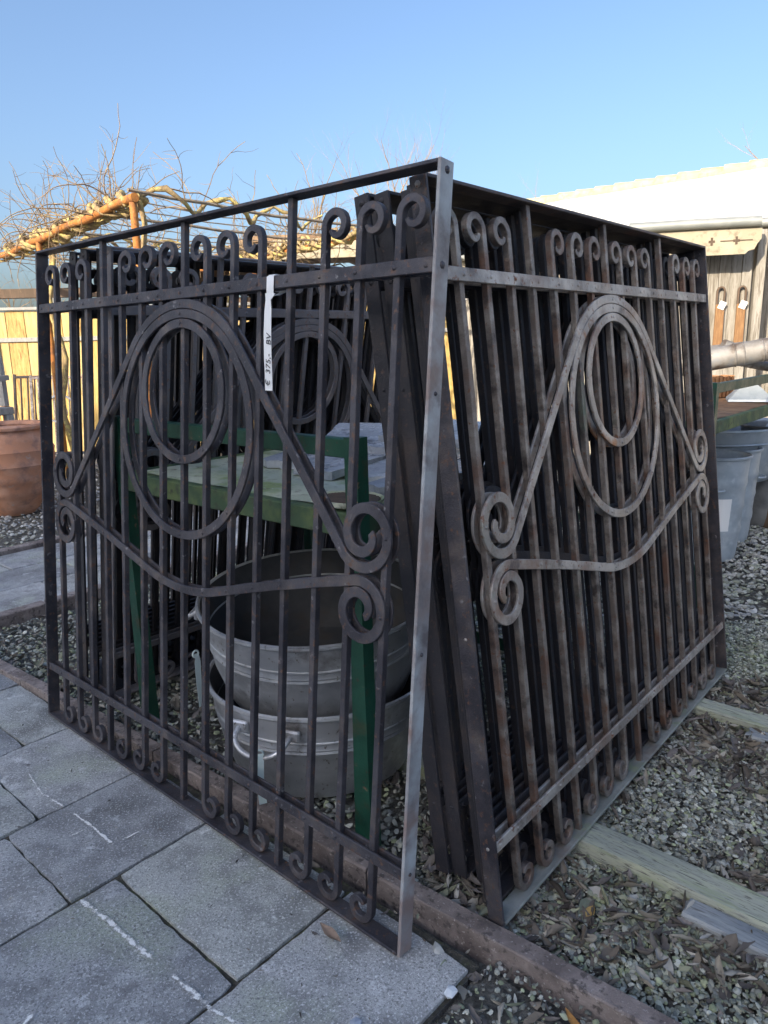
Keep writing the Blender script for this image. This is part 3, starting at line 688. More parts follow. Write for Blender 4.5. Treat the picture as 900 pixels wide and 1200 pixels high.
def fast_mesh(name, V, F, cols, m, smooth=False):
    me = bpy.data.meshes.new(name); nv, nf, k = len(V), len(F), F.shape[1]
    me.vertices.add(nv); me.vertices.foreach_set('co', V.astype(np.float32).ravel())
    me.loops.add(nf * k); me.loops.foreach_set('vertex_index', F.astype(np.int32).ravel())
    me.polygons.add(nf); me.polygons.foreach_set('loop_start', (np.arange(nf) * k).astype(np.int32))
    try: me.polygons.foreach_set('loop_total', np.full(nf, k, np.int32))
    except Exception: pass
    me.polygons.foreach_set('use_smooth', np.full(nf, smooth))
    ca = me.attributes.new('col', 'FLOAT_COLOR', 'POINT'); ca.data.foreach_set('color', np.c_[cols, np.ones(nv)].astype(np.float32).ravel())
    me.update(calc_edges=True); me.validate(); me.materials.append(m)
    o = bpy.data.objects.new(name, me); COL.objects.link(o); return o
def wave(x, y): return .5 + .25 * np.sin(x * 3.1 + 1.3 * np.sin(y * 2.3)) + .25 * np.sin(y * 4.3 + x * 1.7 + 2 * np.sin(x * 1.1))
def kside(x, y): return (x - K0.x) * KN.x + (y - K0.y) * KN.y
def nside(x, y): return (x + 1.167) * BN.x + (y - 2.784) * BN.y
def stones(name, n, xr, yr, cond, rlo, rhi, z, lab, pal):
    x = nr.uniform(*xr, n * 3); y = nr.uniform(*yr, n * 3); k = cond(x, y); x, y = x[k][:n], y[k][:n]; n = len(x)
    r = rlo + (rhi - rlo) * nr.rand(n) ** 1.8
    sc = np.c_[r * nr.uniform(.85, 1.35, n), r * nr.uniform(.7, 1.0, n), r * nr.uniform(.26, .6, n)]
    V = ICO_V[None] * (1 + nr.uniform(-.22, .22, (n, 12, 1))) * sc[:, None, :]
    Rm = rotm(nr.uniform(-.6, .6, n), nr.uniform(-.6, .6, n), nr.uniform(0, 6.28, n)); V = np.einsum('nij,nkj->nki', Rm, V)
    zz = z + .010 * wave(x, y) + nr.uniform(-.006, .008, n)
    V += np.c_[x, y, zz][:, None, :]
    F = (ICO_F[None] + (np.arange(n) * 12)[:, None, None]).reshape(-1, 3)
    pal = np.array(pal); c = pal[nr.randint(0, len(pal), n)] * nr.uniform(.7, 1.3, (n, 1))
    mo = np.clip((wave(x * 1.3 + 4, y * 1.1) - .55) * 2.2, 0, 1)[:, None] * nr.rand(n, 1); c = c * (1 - .6 * mo) + np.array([(.24, .27, .15)]) * .6 * mo
    o = fast_mesh(name, V.reshape(-1, 3), F, np.repeat(c, 12, 0), M['stone'], False); tag(o, lab, 'gravel', None, 'stuff'); return o
PALG = [(.31, .325, .28), (.42, .43, .37), (.18, .19, .175), (.54, .55, .49), (.36, .40, .26), (.25, .25, .215), (.33, .33, .305), (.14, .15, .135)]
def not_path(x, y): return nside(x, y) > -1.34
notim = lambda x, y: ~((((.664 * x + .748 * y) > 1.755) & ((.664 * x + .748 * y) < 1.86)) | (((.664 * x + .748 * y) > 2.785) & ((.664 * x + .748 * y) < 2.873)))
stones('gravel', 62000, (.05, 2.4), (.9, 3.6), lambda x, y: (kside(x, y) > .085) & notim(x, y) & (x * .755 - y * .656 > -1.2), .0035, .0115, -.052, 'small grey-green gravel stones on the ground right of the stacks', PALG)
stones('gravel', 20000, (-2.6, 1.2), (1.7, 5.2), lambda x, y: (kside(x, y) > .085) & not_path(x, y) & notim(x, y) & (x * .755 - y * .656 <= -1.2), .006, .015, -.046, 'gravel stones under the workbench and between the stacks', PALG)
stones('gravel', 20000, (.8, 5.5), (3.3, 8.5), lambda x, y: (y > 3.6) & (x < .2 + y * .75), .011, .023, -.04, 'pale gravel of the yard beyond the right-hand stack', [(.38, .38, .36), (.48, .475, .455), (.30, .30, .29), (.43, .43, .39), (.35, .365, .30)])
stones('gravel', 7000, (-6.5, -1.5), (4.6, 10), lambda x, y: nside(x, y) < -2.86, .011, .024, -.045, 'pale gravel around the terracotta pot beyond the path', [(.40, .40, .39), (.50, .50, .49), (.32, .32, .31)])
stones('gravel', 2500, (-.1, 1.0), (.7, 1.7), lambda x, y: (kside(x, y) < -.005) & ((.748 * x - .664 * y) > -.78) & ((.664 * x + .748 * y) > .4), .003, .009, -.026, 'grit and small stones in the dirt between the paving and the kerb', PALG)

def leaves(name, n, xr, yr, cond, z, lab, pal, size=(.012, .046), zr=.016, maxtilt=.6):
    x = nr.uniform(*xr, n * 4); y = nr.uniform(*yr, n * 4); k = cond(x, y); x, y = x[k][:n], y[k][:n]; n = len(x)
    NU, NV = 8, 5; us = np.linspace(-1, 1, NU); prof = np.array([.10, .5, .82, 1.0, .98, .8, .45, .06]); qs = np.linspace(-1, 1, NV)
    L = size[0] + (size[1] - size[0]) * nr.rand(n) ** 1.6; wd = L * nr.uniform(.22, .5, n); curl = nr.uniform(-1.0, 2.2, n); cup = nr.uniform(-.6, 2.6, n); tw = nr.uniform(-1.3, 1.3, n)
    V = np.zeros((n, NU, NV, 3))
    for i in range(NU):
        for j, q in enumerate(qs):
            w_ = wd * prof[i] * (1 + nr.uniform(-.28, .28, n) * abs(q)); ang = cup * abs(q) * .75 + tw * us[i] * .5 * np.sign(q)
            V[:, i, j, 0] = L * us[i] * (1 - .12 * abs(curl) * us[i] ** 2); V[:, i, j, 1] = q * w_ * np.cos(np.clip(ang, -1.5, 1.5))
            V[:, i, j, 2] = L * curl * .28 * us[i] ** 2 + abs(q) * w_ * np.sin(np.clip(ang, -1.5, 1.5)) + wd * nr.uniform(-.12, .12, n)
    V = V.reshape(n, NU * NV, 3)
    Rm = rotm(nr.uniform(-maxtilt, maxtilt, n), nr.uniform(-maxtilt, maxtilt, n), nr.uniform(0, 6.28, n)); V = np.einsum('nij,nkj->nki', Rm, V)
    V += np.c_[x, y, z + nr.uniform(0, zr, n)][:, None, :]
    f = [(i * NV + j, (i + 1) * NV + j, (i + 1) * NV + j + 1, i * NV + j + 1) for i in range(NU - 1) for j in range(NV - 1)]
    F = (np.array(f)[None] + (np.arange(n) * NU * NV)[:, None, None]).reshape(-1, 4)
    pal = np.array(pal); c = pal[nr.randint(0, len(pal), n)] * nr.uniform(.65, 1.3, (n, 1))
    o = fast_mesh(name, V.reshape(-1, 3), F, np.repeat(c, NU * NV, 0), M['leaf'], True); tag(o, lab, 'leaves', None, 'stuff'); return o
PALL = [(.22, .19, .155), (.16, .14, .12), (.30, .275, .23), (.12, .105, .095), (.26, .27, .19), (.38, .36, .32), (.20, .18, .17), (.10, .09, .085)]
def clump(x, y, th): return wave(x * 1.9 + 2, y * 1.7 + 1) + nr.uniform(-.25, .25, len(x)) > th
leaves('leaf_litter', 3600, (.25, 2.0), (.95, 2.9), lambda x, y: (kside(x, y) > .07) & clump(x, y, .42) & (x * .755 - y * .656 > -.83) & ~(((.664 * x + .748 * y) > 1.75) & ((.664 * x + .748 * y) < 1.865)), -.043, 'dead leaves scattered over the gravel right of the stacks', PALL)
leaves('leaf_litter', 260, (.10, .34), (1.45, 1.95), lambda x, y: (kside(x, y) > .06) & (x * .755 - y * .656 < -.85), -.03, 'drift of brown leaves between the front panel and the right-hand stack', PALL, (.022, .045), .035, .8)
leaves('leaf_litter', 1100, (-2.4, .3), (1.7, 4.4), lambda x, y: (kside(x, y) > .08) & not_path(x, y) & (x * .755 - y * .656 <= -1.1), -.036, 'dead leaves on the gravel under the workbench and behind the front panel', PALL)
leaves('leaf_litter', 130, (.02, .55), (1.0, 1.62), lambda x, y: (kside(x, y) < -.01) & ((.748 * x - .664 * y) > -.86), -.018, 'curled leaves in the dirt at the end of the paving', PALL + [(.30, .33, .24), (.34, .35, .32)], (.012, .032))
leaves('leaf_litter', 120, (-1.6, .1), (1.45, 2.95), lambda x, y: (kside(x, y) < -.01) & ((x - .026) * .664 + (y - 1.449) * .748 > .0), .006, 'thin line of leaf crumbs along the foot of the front panel', PALL, (.008, .022), .006, .3)

leaves('leaf_crumbs', 150, (-1.7, .1), (1.2, 2.6), lambda x, y: (((x - .026) * .664 + (y - 1.449) * .748) < -.03) & (((x - .026) * .664 + (y - 1.449) * .748) > -.75 * nr.rand(len(x)) ** 2.2) & ((.748 * x - .664 * y) < -.82), .007, 'bits of leaf and twig strewn on the paving slabs', PALL, (.003, .011), .002, .2)
def one_leaf(loc, L, w, rz, c, lab, cat='leaf', tilt=.15):
    m = bpy.data.materials.get('leaf_%s' % (c,)) or mat('leaf_%s' % (c,), c, [(tuple(q * .7 for q in c), 60, .5, .65)], .7, None)
    us = [-1, -.6, -.2, .2, .6, 1]; pr = [.08, .6, 1, .9, .55, .05]; vs = []; fs = []
    for u, p in zip(us, pr):
        for q in (-1, -.5, 0, .5, 1): vs.append((u * L, q * w * p, abs(q) * w * .5 * p + .35 * L * u * u * .5 + (rnd.uniform(-.1, .1)) * w))
    for i in range(5):
        for j in range(4): fs.append((i * 5 + j, (i + 1) * 5 + j, (i + 1) * 5 + j + 1, i * 5 + j + 1))
    o = finish('fallen_leaf', vs, fs, m, None, loc, (tilt, -.1, rz), 60); tag(o, lab, cat, 'single fallen leaves'); return o
one_leaf((.385, 1.268, -.012), .036, .011, 1.9, (.42, .20, .05), 'orange-brown fallen leaf upright on the gravel near the kerb')
one_leaf((.375, 1.40, -.03), .02, .014, .3, (.50, .36, .08), 'yellow fallen leaf on the gravel below the stack')
one_leaf((-.155, 1.492, .024), .045, .012, -.9, (.27, .19, .14), 'brown curled leaf lying on the foot rail of the front panel')
one_leaf((.515, 1.60, -.028), .022, .012, .8, (.45, .30, .10), 'small ochre leaf on the gravel by the mossy bearer')
one_leaf((.115, 1.405, -.006), .03, .014, 1.4, (.30, .34, .24), 'pale green leaf in the dirt by the kerb')
def pebble(loc, r, c, lab, seed):
    rs = np.random.RandomState(seed); m = mat('pebble_%d' % seed, c, [(tuple(min(1, q * 1.3) for q in c), 40, .5, .65)], .7, None)
    V = ICO_V * (1 + rs.uniform(-.2, .2, (12, 1))) * np.array([(1.2, .85, .6)]) * r
    o = finish('pebble', V.tolist(), [tuple(int(i) for i in f) for f in ICO_F], m, None, loc, (.1, .2, seed), 20); tag(o, lab, 'pebble', 'loose pebbles'); return o
pebble((-.087, 1.268, .008), .014, (.30, .34, .42), 'blue-grey pebble on the front paving slab', 3)
pebble((.125, 1.345, .0), .016, (.62, .66, .70), 'white pebble in the dirt beside the kerb', 4)
pebble((.105, 1.465, .0), .016, (.36, .37, .36), 'grey pebble in the dirt near the front panel post', 5)
pebble((.108, 1.262, -.005), .011, (.58, .58, .56), 'small whitish pebble in the dirt at the slab edge', 6)
# ------------------------------------------------------------------ left background: pot, chair, grilles, board fence
pot = empty('terracotta_pot', (-3.52, 6.75, -.05))
prof = [(0, 0), (.15, 0), (.165, .02)]
for k in range(1, 25):
    z = .02 + .78 * k / 24; r = .165 + .205 * math.sin(min(1, z / .55) * PI / 2) - .06 * max(0, (z - .52) / .28) ** 2
    prof.append((r + (.010 if k in (6, 10, 14, 18) else 0), z))
MB().lathe(prof + [(.30, .80), (.285, .78), (.30, .5), (.15, .05), (0, .05)], 48).build('body', M['terracotta'], pot, None, None, 35)
MB().lathe([(.315, .79), (.345, .795), (.35, .82), (.335, .835), (.29, .835), (.285, .80)], 48).build('rim', M['terracotta'], pot, None, None, 35)
pot.scale = (1.08, 1.08, 1.02); tag(pot, 'big ribbed terracotta pot on the gravel beyond the path', 'pot')

ch = empty('garden_chair', (-4.36, 7.55, -.05), R(-25))
MB().prism([(-.30, .95), (-.30, 1.35), (-.27, 1.55), (-.18, 1.70), (0, 1.77), (.18, 1.70), (.27, 1.55), (.30, 1.35), (.30, .95), (.22, .95), (.22, 1.32), (.18, 1.50), (.10, 1.60), (0, 1.64), (-.10, 1.60), (-.18, 1.50), (-.22, 1.32), (-.22, .95)][::-1], .28, .33).build('backrest_frame', M['greywood'], ch)
for x in (-.14, -.05, .05, .14): MB().box(x - .025, x + .025, .29, .32, .95, 1.60 - abs(x) * .5).build('slat', M['greywood'], ch)
MB().box(-.36, .36, -.30, .34, .86, .94, None, .01).build('seat', M['greywood'], ch)
for sx in (-1, 1):
    MB().prism([(-.30, 1.16), (.30, 1.22), (.30, 1.27), (-.34, 1.22), (-.36, 1.17)], sx * .36 - .035, sx * .36 + .035, Matrix.Rotation(PI / 2, 4, 'Z') @ Matrix.Scale(1, 4)).build('arm', M['greywood'], ch)
    for y in (-.26, .28): MB().box(sx * .33 - .04, sx * .33 + .04, y - .04, y + .04, 0, .86 if y > 0 else 1.16, None, .006).build('leg', M['greywood'], ch)
tag(ch, 'weathered grey wooden chair with arched back behind the terracotta pot', 'chair')
def grille(x, y, rz, lean, m, lab, scrolls):
    gr = empty('iron_grille', (x, y, -.05)); gr.rotation_euler = (-lean, 0, rz)
    for q in (0, .62): MB().box(q, q + .03, -.012, .012, 0, 1.25, None, .002).build('post', m, gr)
    for z in (.1, 1.2): MB().box(.031, .619, -.012, .012, z, z + .03, None, .002).build('rail', m, gr)
    for k in range(6): MB().box(.09 + k * .09, .105 + k * .09, -.008, .008, .131, 1.199).build('bar', m, gr)
    if scrolls:
        pts = []
        for i in range(60): a = i / 59 * 5.2 * PI / 2; r = .22 * (1 - .75 * i / 59); pts.append((.33 + r * math.cos(a), .8 + r * math.sin(a)))
        MB().sweep(pts, .013, -.035, -.014, .001).build('scroll', M['zinc'], gr, None, None, 40)
    tag(gr, lab, 'grille', 'iron grilles leaning on the board fence')
grille(-4.62, 9.0, -.1, .16, M['iron_rust'], 'brown rusty iron grille leaning on the yellow board fence', False)
grille(-4.28, 8.75, .1, .2, M['iron_worn'], 'grey iron grille with a big scroll left of the front panel', True)
grille(-3.2, 9.3, .1, .16, M['iron_rust'], 'rusty iron grille seen between the left bars of the front panel', False)
fe = empty('board_fence', (-8.5, 10.6, -.06), R(2))
for k in range(44):
    x = k * .262; top = 2.08 + rnd.uniform(-.01, .01)
    MB().box(x + .004, x + .258, rnd.uniform(-.006, .004), .022, .05, top, None, .003).build('board', BOARDS[(k * 7 + k // 3) % 3], fe)
for z in (.5, 1.75): MB().box(0, 11.5, .024, .07, z, z + .09).build('rail', M['greywood'], fe)
MB().box(0, 11.5, -.03, -.008, 1.66, 1.72, None, .003).build('batten', M['greywood'], fe)
MB().box(-.02, 11.55, -.05, .08, 2.10, 2.14, None, .004).build('cap', M['greywood'], fe)
MB().box(-.1, 11.6, .06, .16, 2.27, 2.40, None, .006).build('upper_beam', M['darkwood'], fe)
for k in range(7): MB().box(k * 1.9, k * 1.9 + .1, .072, .16, 0, 2.268).build('post', M['greywood'], fe)
tag(fe, 'tall sunlit yellow board fence with a grey cap behind the pergola', 'fence')

# ------------------------------------------------------------------ pergola of orange pipes with wires
PA = Vector((-2.01, 6.44, 0)); PD = Vector((-.6413, .7673, 0)); PT_ = Vector((.664, .748, 0))
pg = empty('pergola', tuple(PA))
ZP = 2.68
def rel(p): return p - PA
for dt in (0, 3.05):
    a = PA + PT_ * dt; b = a + PD * 5.6
    pts = [rel(a + (b - a) * (i / 14)) + Vector((0, 0, ZP + .012 * math.sin(i * 1.7))) for i in range(15)]
    MB().tube(pts, [.035 * rnd.uniform(.92, 1.08) for _ in pts], 12).build('beam_pipe', M['orange'], pg, None, None, 40)
    for q in (.05, 2.8, 5.5):
        c = rel(a + PD * q); MB().tube([c + Vector((0, 0, -.06)), c + Vector((0, 0, ZP - .034))], .033, 12).build('post', M['orange'], pg, None, None, 40)
for i in range(15):
    a = PA + PD * (.02 + i * .385); pts = []
    for k in range(9): p = rel(a + PT_ * (3.15 * k / 8 - .05)); pts.append(p + Vector((0, 0, ZP + .055 - .05 * math.sin(PI * k / 8) * rnd.uniform(.2, 1))))
    MB().tube(pts, .006 if i % 3 else .016, 5).build('wire', M['wire'], pg, None, None, 60)
tag(pg, 'pergola of orange painted pipes carrying wires, sunlit behind the iron panels', 'pergola')
# bare climbing vines
def walk(p, d, L, n, jit, bias, r_):
    pts = [p.copy()]; d = d.normalized()
    for i in range(n):
        d = (d + Vector((r_.gauss(0, jit), r_.gauss(0, jit), r_.gauss(0, jit))) + bias).normalized(); p = p + d * (L / n); pts.append(p.copy())
    return pts
def vine(base, path_dir, run, seed, lab, zt=ZP, shoots=26, droops=10, extra=None):
    r_ = random.Random(seed); root = empty('climbing_vine', tuple(base)); B0 = Vector(base)
    tr = MB(); cane = MB(); tw = MB()
    p = [Vector((.04 * math.sin(k * 1.3), .04 * math.cos(k * 1.1), (zt + .05) * k / 12)) for k in range(13)]
    tr.tube(p, [.035 - .001 * k for k in range(13)], 7)
    arms = []
    for s in range(4):
        q = Vector((0, 0, zt + .04)); pts = [q]
        n = 26
        off = r_.uniform(-.05, .05); L = run * r_.uniform(.65, 1.0)
        dirv = path_dir if s < 3 else PT_
        sp = r_.uniform(0, 6)
        for k in range(1, n + 1):
            c = dirv * (L * k / n); side = Vector((-dirv.y, dirv.x, 0))
            pts.append(Vector((0, 0, zt + .03 + .085 * math.sin(k * .8 + sp))) + c + side * (.08 * math.cos(k * .8 + sp) + off + r_.gauss(0, .012)) + Vector((0, 0, r_.gauss(0, .012))))
        cane.tube(pts, [(.024 * (1 - .65 * k / n) + .003) * r_.uniform(.7, 1.4) for k in range(n + 1)], 7); arms.append(pts)
    for k in range(shoots):
        pts = arms[r_.randrange(len(arms))]; q = pts[r_.randrange(2, len(pts))]
        L = r_.uniform(.3, .95); n = 9
        up = Vector((r_.gauss(0, .55), r_.gauss(0, .55), 1.0))
        w = walk(q, up, L, n, .13, Vector((0, 0, -.01)), r_); tw.tube(w, [.0052 * (1 - .75 * i / n) + .0012 for i in range(n + 1)], 4)
        for _ in range(r_.randrange(2, 7)):
            j = r_.randrange(2, n); d2 = Vector((r_.gauss(0, 1), r_.gauss(0, 1), r_.uniform(0, 1)))
            w2 = walk(w[j], d2, r_.uniform(.06, .3), 4, .2, Vector((0, 0, .05)), r_); tw.tube(w2, [.0026, .0022, .0018, .0014, .001], 3)
    for k in range(droops):
        pts = arms[r_.randrange(len(arms))]; q = pts[r_.randrange(2, len(pts))]
        d = Vector((r_.gauss(0, 1), r_.gauss(0, 1), r_.uniform(.2, .9))); w = walk(q, d, r_.uniform(.4, 1.05), 14, .14, Vector((0, 0, -.10)), r_)
        tw.tube(w, [.006 * (1 - .7 * i / 14) + .001 for i in range(15)], 4)
        for _ in range(6):
            j = r_.randrange(2, 14); d2 = Vector((r_.gauss(0, 1), r_.gauss(0, 1), r_.gauss(0, .7)))
            w2 = walk(w[j], d2, r_.uniform(.05, .28), 4, .25, Vector((0, 0, 0)), r_); tw.tube(w2, [.0028, .0022, .0018, .0014, .001], 3)
    tr.build('trunk', M['vine'], root, None, None, 60); cane.build('cane', M['vine'], root, None, None, 60); o = tw.build('twigs', M['twig'], root, None, None, 60); o['kind'] = 'stuff'
    tag(root, lab, 'vine', 'bare vines on the pergola'); return root
vine(tuple(PA + PD * .12 + PT_ * .07), PD, 3.2, 3, 'bare vine climbing the near orange post of the pergola', shoots=26, droops=26)
vine(tuple(PA + PD * 2.75 + PT_ * .08), PD, 2.9, 4, 'bare lichen-yellow vine twisting along the orange pipe above the pot', shoots=24, droops=32)
vine(tuple(PA + PD * 2.9 + PT_ * .10), -PD, 2.8, 9, 'bare vine winding back along the pipe towards the front post', shoots=22, droops=26)
vine(tuple(PA + PD * .3 + PT_ * 2.95), PD, 3.4, 5, 'bare vine on the far pipe of the pergola', shoots=22, droops=26)
vine(tuple(PA + PD * 3.4 + PT_ * 2.95), -PD, 2.6, 6, 'bare vine at the back corner of the pergola by the board fence', shoots=20, droops=22)

# ------------------------------------------------------------------ shed seen above the rear stack
sh = empty('shed', (-1.9, 12.6, -.06), R(-6))
MB().box(-1.4, 2.6, .2, 2.6, 0, 2.35).build('wall', M['darkwood'], sh)
MB().prism([(-2.0, 2.30), (-.1, 3.15), (1.0, 3.15), (2.9, 2.30), (2.9, 2.40), (1.03, 3.24), (-.13, 3.24), (-2.0, 2.40)], -.4, 3.0).build('roof', M['brownroof'], sh)
f_ = MB().box(.28, 1.75, -.46, -.42, 2.86, 3.16, None, .004).build('fascia', M['cream'], sh)
for x in (.55, .85, 1.15, 1.45):
    mb = MB(); mb.box(x - .035, x + .035, -.466, -.462, 3.00, 3.018); mb.box(x - .009, x + .009, -.4665, -.4625, 2.97, 3.05); mb.build('carving', M['darkwood'], f_)
MB().box(.26, .36, -.50, -.40, 0, 2.85, None, .004).build('post', M['cream'], sh)
tag(sh, 'shed with a brown roof and cream carved fascia above the rear stack', 'shed')
op = empty('orange_post', (-.66, 9.55, -.06))
MB().tube([(0, 0, 0), (0, 0, 2.72)], .055, 12).build('pipe', M['orange'], op, None, None, 40); MB().lathe([(0, 2.735), (.065, 2.735), (.065, 2.71), (.056, 2.705)], 12).build('cap', M['orange'], op, None, None, 40)
tag(op, 'single orange painted post in front of the shed', 'post')

# ------------------------------------------------------------------ long building with pale roof, at right
lb = empty('long_barn', tuple(ST(-1, 9.0, -.06))); LB0 = Vector(lb.location); LB0.z = 0
def lst(s, t, z): return ST(s, t, z) - LB0
def slope_pt(t): return 2.70 + (t - 8.62) * (1.2 / 3.83)
S0, S1 = -7.4, 4.5
roof = empty('roof'); roof.parent = lb
ns = 17
for i in range(ns):
    a = S0 + (S1 - S0) * i / ns; b = S0 + (S1 - S0) * (i + 1) / ns
    for (ta, tb, lift) in ((8.62, 9.75, .0), (9.68, 11.1, .018), (11.03, 12.42, .036)):
        vs = []; k = 10
        for q in range(k + 1):
            s = a + (b - a + .03) * q / k; zc = .014 * math.sin(q / k * 2 * PI * 5)
            for t in (ta, tb): vs.append(lst(s, t, slope_pt(t) + lift + zc + (i % 2) * .004))
        for q in range(k + 1):
            s = a + (b - a + .03) * q / k; zc = .014 * math.sin(q / k * 2 * PI * 5)
            for t in (ta, tb): vs.append(lst(s, t, slope_pt(t) + lift + zc + (i % 2) * .004 - .012))
        fs = []; o = 2 * (k + 1)
        for q in range(k):
            fs.append((2 * q, 2 * q + 2, 2 * q + 3, 2 * q + 1)); fs.append((o + 2 * q, o + 2 * q + 1, o + 2 * q + 3, o + 2 * q + 2)); fs.append((2 * q, o + 2 * q, o + 2 * q + 2, 2 * q + 2))
        finish('roof_sheet', vs, fs, M['roofwhite'], roof, None, None, 50)
    n2 = 2
    for h in range(n2):
        aa = a + (b - a) * h / n2; bb = a + (b - a) * (h + 1) / n2
        mb = MB(); pts = [lst(aa, 12.45, 3.945 + .012), lst(bb - .004, 12.45, 3.945 - .006)]; mb.tube(pts, [.11, .10], 10); mb.build('ridge_tile', M['ridge'], roof, None, None, 50)
finish('rear_slope', [lst(S0, 12.46, 3.90), lst(S1, 12.46, 3.90), lst(S1, 16.2, 2.72), lst(S0, 16.2, 2.72)], [(0, 1, 2, 3)], M['roofwhite'], roof)
vs = []
mb = MB(); mb.tube([lst(S0, 8.58, 2.64), lst(S1, 8.58, 2.64)], .042, 12); mb.build('gutter', M['gutter'], lb, None, None, 50)
mb = MB(); mb.bar(lst(S0, 8.66, 2.58), lst(S1, 8.66, 2.58), .03, .16); mb.build('eave_board', M['cream'], lb)
k = 0
s = S0
while s < S1:
    w = .19 + .04 * rnd.random(); mb = MB(); mb.bar(lst(s, 9.02 + rnd.uniform(-.006, .006), 1.33), lst(s + w - .006, 9.02 + rnd.uniform(-.006, .006), 1.33), .03, 2.7); mb.build('wall_plank', M['plank'], lb); s += w
for s in (S0, S1): finish('gable', [lst(s, 9.05, 0), lst(s, 15.8, 0), lst(s, 15.8, 2.8), lst(s, 12.45, 3.86), lst(s, 9.05, 2.8)], [(0, 1, 2, 3, 4)], M['plank'], lb)
tag(lb, 'long barn with a bright pale roof and yellow ridge tiles at right', 'barn')
# porch in front of the barn: carved fascia, plank wall
po = empty('porch', (2.72, 7.98, -.06), math.atan2(-.26, 1.1))
MB().prism([(0, 2.30), (1.02, 2.30), (1.05, 2.33), (1.10, 2.34), (1.13, 2.40), (1.16, 2.44), (1.16, 2.56), (0, 2.56)], -.16, -.12).build('fascia', M['cream'], po)
fz = [c for c in po.children if c.name.startswith('fascia')][0]
for x in (.18, .70, .93):
    mb = MB(); mb.box(x - .03, x + .03, -.166, -.162, 2.42, 2.442); mb.box(x - .011, x + .011, -.1665, -.1625, 2.395, 2.47); mb.build('carving', M['darkwood'], fz)
mb = MB(); mb.box(.78, 1.08, -.1675, -.1635, 2.428, 2.436); mb.build('carving', M['darkwood'], fz)
MB().tube([(-.1, -.18, 2.60), (.55, -.18, 2.603), (1.14, -.18, 2.60)], .05, 10).build('gutter_roll', M['gutter'], po, None, None, 50)
MB().prism([(-.12, 2.57), (1.16, 2.57), (1.16, 2.60), (-.12, 2.60)], -.12, .95).build('roof', M['brownroof'], po)
x = -.1
while x < 1.16:
    w = .095 + .02 * rnd.random(); MB().box(x, x + w - .004, .16 + rnd.uniform(-.006, .006), .19, 0, 2.56, None, .002).build('wall_plank', M['plank'], po); x += w
MB().box(1.20, 1.29, .12, .22, 0, 2.56, None, .004).build('post', M['plank'], po)
tag(po, 'plank porch with a cream carved fascia under the pale barn roof', 'porch')
for i, (x, lab) in enumerate(((.88, 'left long rust-brown wooden tool hanging on the plank porch wall'), (1.085, 'right long rust-brown wooden tool hanging on the plank porch wall'))):
    ht = empty('hanging_tool', tuple(po.matrix_basis @ Vector((x, .10, 1.28))), po.rotation_euler.z)
    ol = [(-.035, 0), (.035, 0), (.045, .35), (.05, .62)] + [(.05 * math.cos(R(a)), .64 + .09 * math.sin(R(a))) for a in range(0, 181, 20)] + [(-.05, .62), (-.045, .35)]
    MB().prism([(-.045, 0), (.045, 0), (.042, .55), (-.042, .55)], 0, .03).build('handle', M['rustwood'], ht)
    pts = [(-.036, .551)] + [(.036 * math.cos(PI - PI * k / 14), .68 + .045 * math.sin(PI * k / 14)) for k in range(15)] + [(.036, .551)]
    MB().sweep(pts, .009, 0, .03, .002).build('loop', M['darkwood'], ht, None, None, 50)
    MB().box(-.03, .035, -.004, 0, -.04, .04, Matrix.Translation((.012, -.006, .54)) @ Matrix.Rotation(.4, 4, 'Y')).build('price_label', M['paper'], ht)
    tag(ht, lab, 'tool', 'tools hanging on the porch wall')

# ------------------------------------------------------------------ zinc bins, tank, pipes at right
def make_bin(m):
    b = empty('zinc_bin'); h = .70
    prof = [(0, .02), (.165, .02), (.172, 0), (.178, .01), (.182, .04)]
    for k in range(1, 22):
        z = .04 + (h - .06) * k / 21; r = .182 + .042 * (z / h); prof.append((r + (.006 if k in (5, 6, 11, 16) else 0), z))
    prof += [(.226, h - .01), (.236, h - .004), (.238, h + .006), (.230, h + .012), (.220, h + .004), (.214, h - .05), (.172, .06), (0, .05)]
    MB().lathe(prof, 44).build('body', m, b, None, None, 35)
    for a in (0, PI):
        hd = MB(); pts = []
        for k in range(11): t = PI * k / 10; pts.append(((.222 + .045 * math.sin(t)) * math.cos(a), (.222 + .045 * math.sin(t)) * math.sin(a) + .06 * math.cos(t), .50))
        hd.tube(pts, .008, 6); hd.build('handle', m, b, None, None, 50)
    return b
b1 = make_bin(M['zinc_blue']); b1.location = (2.22, 4.78, -.035); b1.rotation_euler = (0, 0, R(70)); tag(b1, 'pale zinc bin with a paper label at the end of the right stack', 'bin', 'zinc bins')
lbv = []; lbf = []
for k in range(7):
    a = R(164) + k * R(8)
    for z, r in ((.22, .202), (.44, .2165)): lbv.append(((r) * math.cos(a), (r) * math.sin(a), z))
for k in range(6): lbf.append((2 * k, 2 * k + 2, 2 * k + 3, 2 * k + 1))
lab_ = finish('paper_label', lbv, lbf, M['paper'], b1)
b2 = copy_tree(b1); b2.location = (2.53, 5.2, -.035); b2.scale = (.92, .92, .97); b2.rotation_euler = (0, 0, 2.6); tag(b2, 'second pale zinc bin just behind the labelled one', 'bin', 'zinc bins')
for c in list(b2.children):
    if c.name.startswith('paper_label'): bpy.data.objects.remove(c)
b3 = copy_tree(b2); b3.location = (3.08, 5.65, -.035); b3.scale = (1.05, 1.05, 1.12); setmat(b3, M['zinc_dark']); tag(b3, 'dark grey zinc bin at the right edge', 'bin', 'zinc bins')
tk = empty('zinc_bath', (2.72, 5.55, .36), R(30))
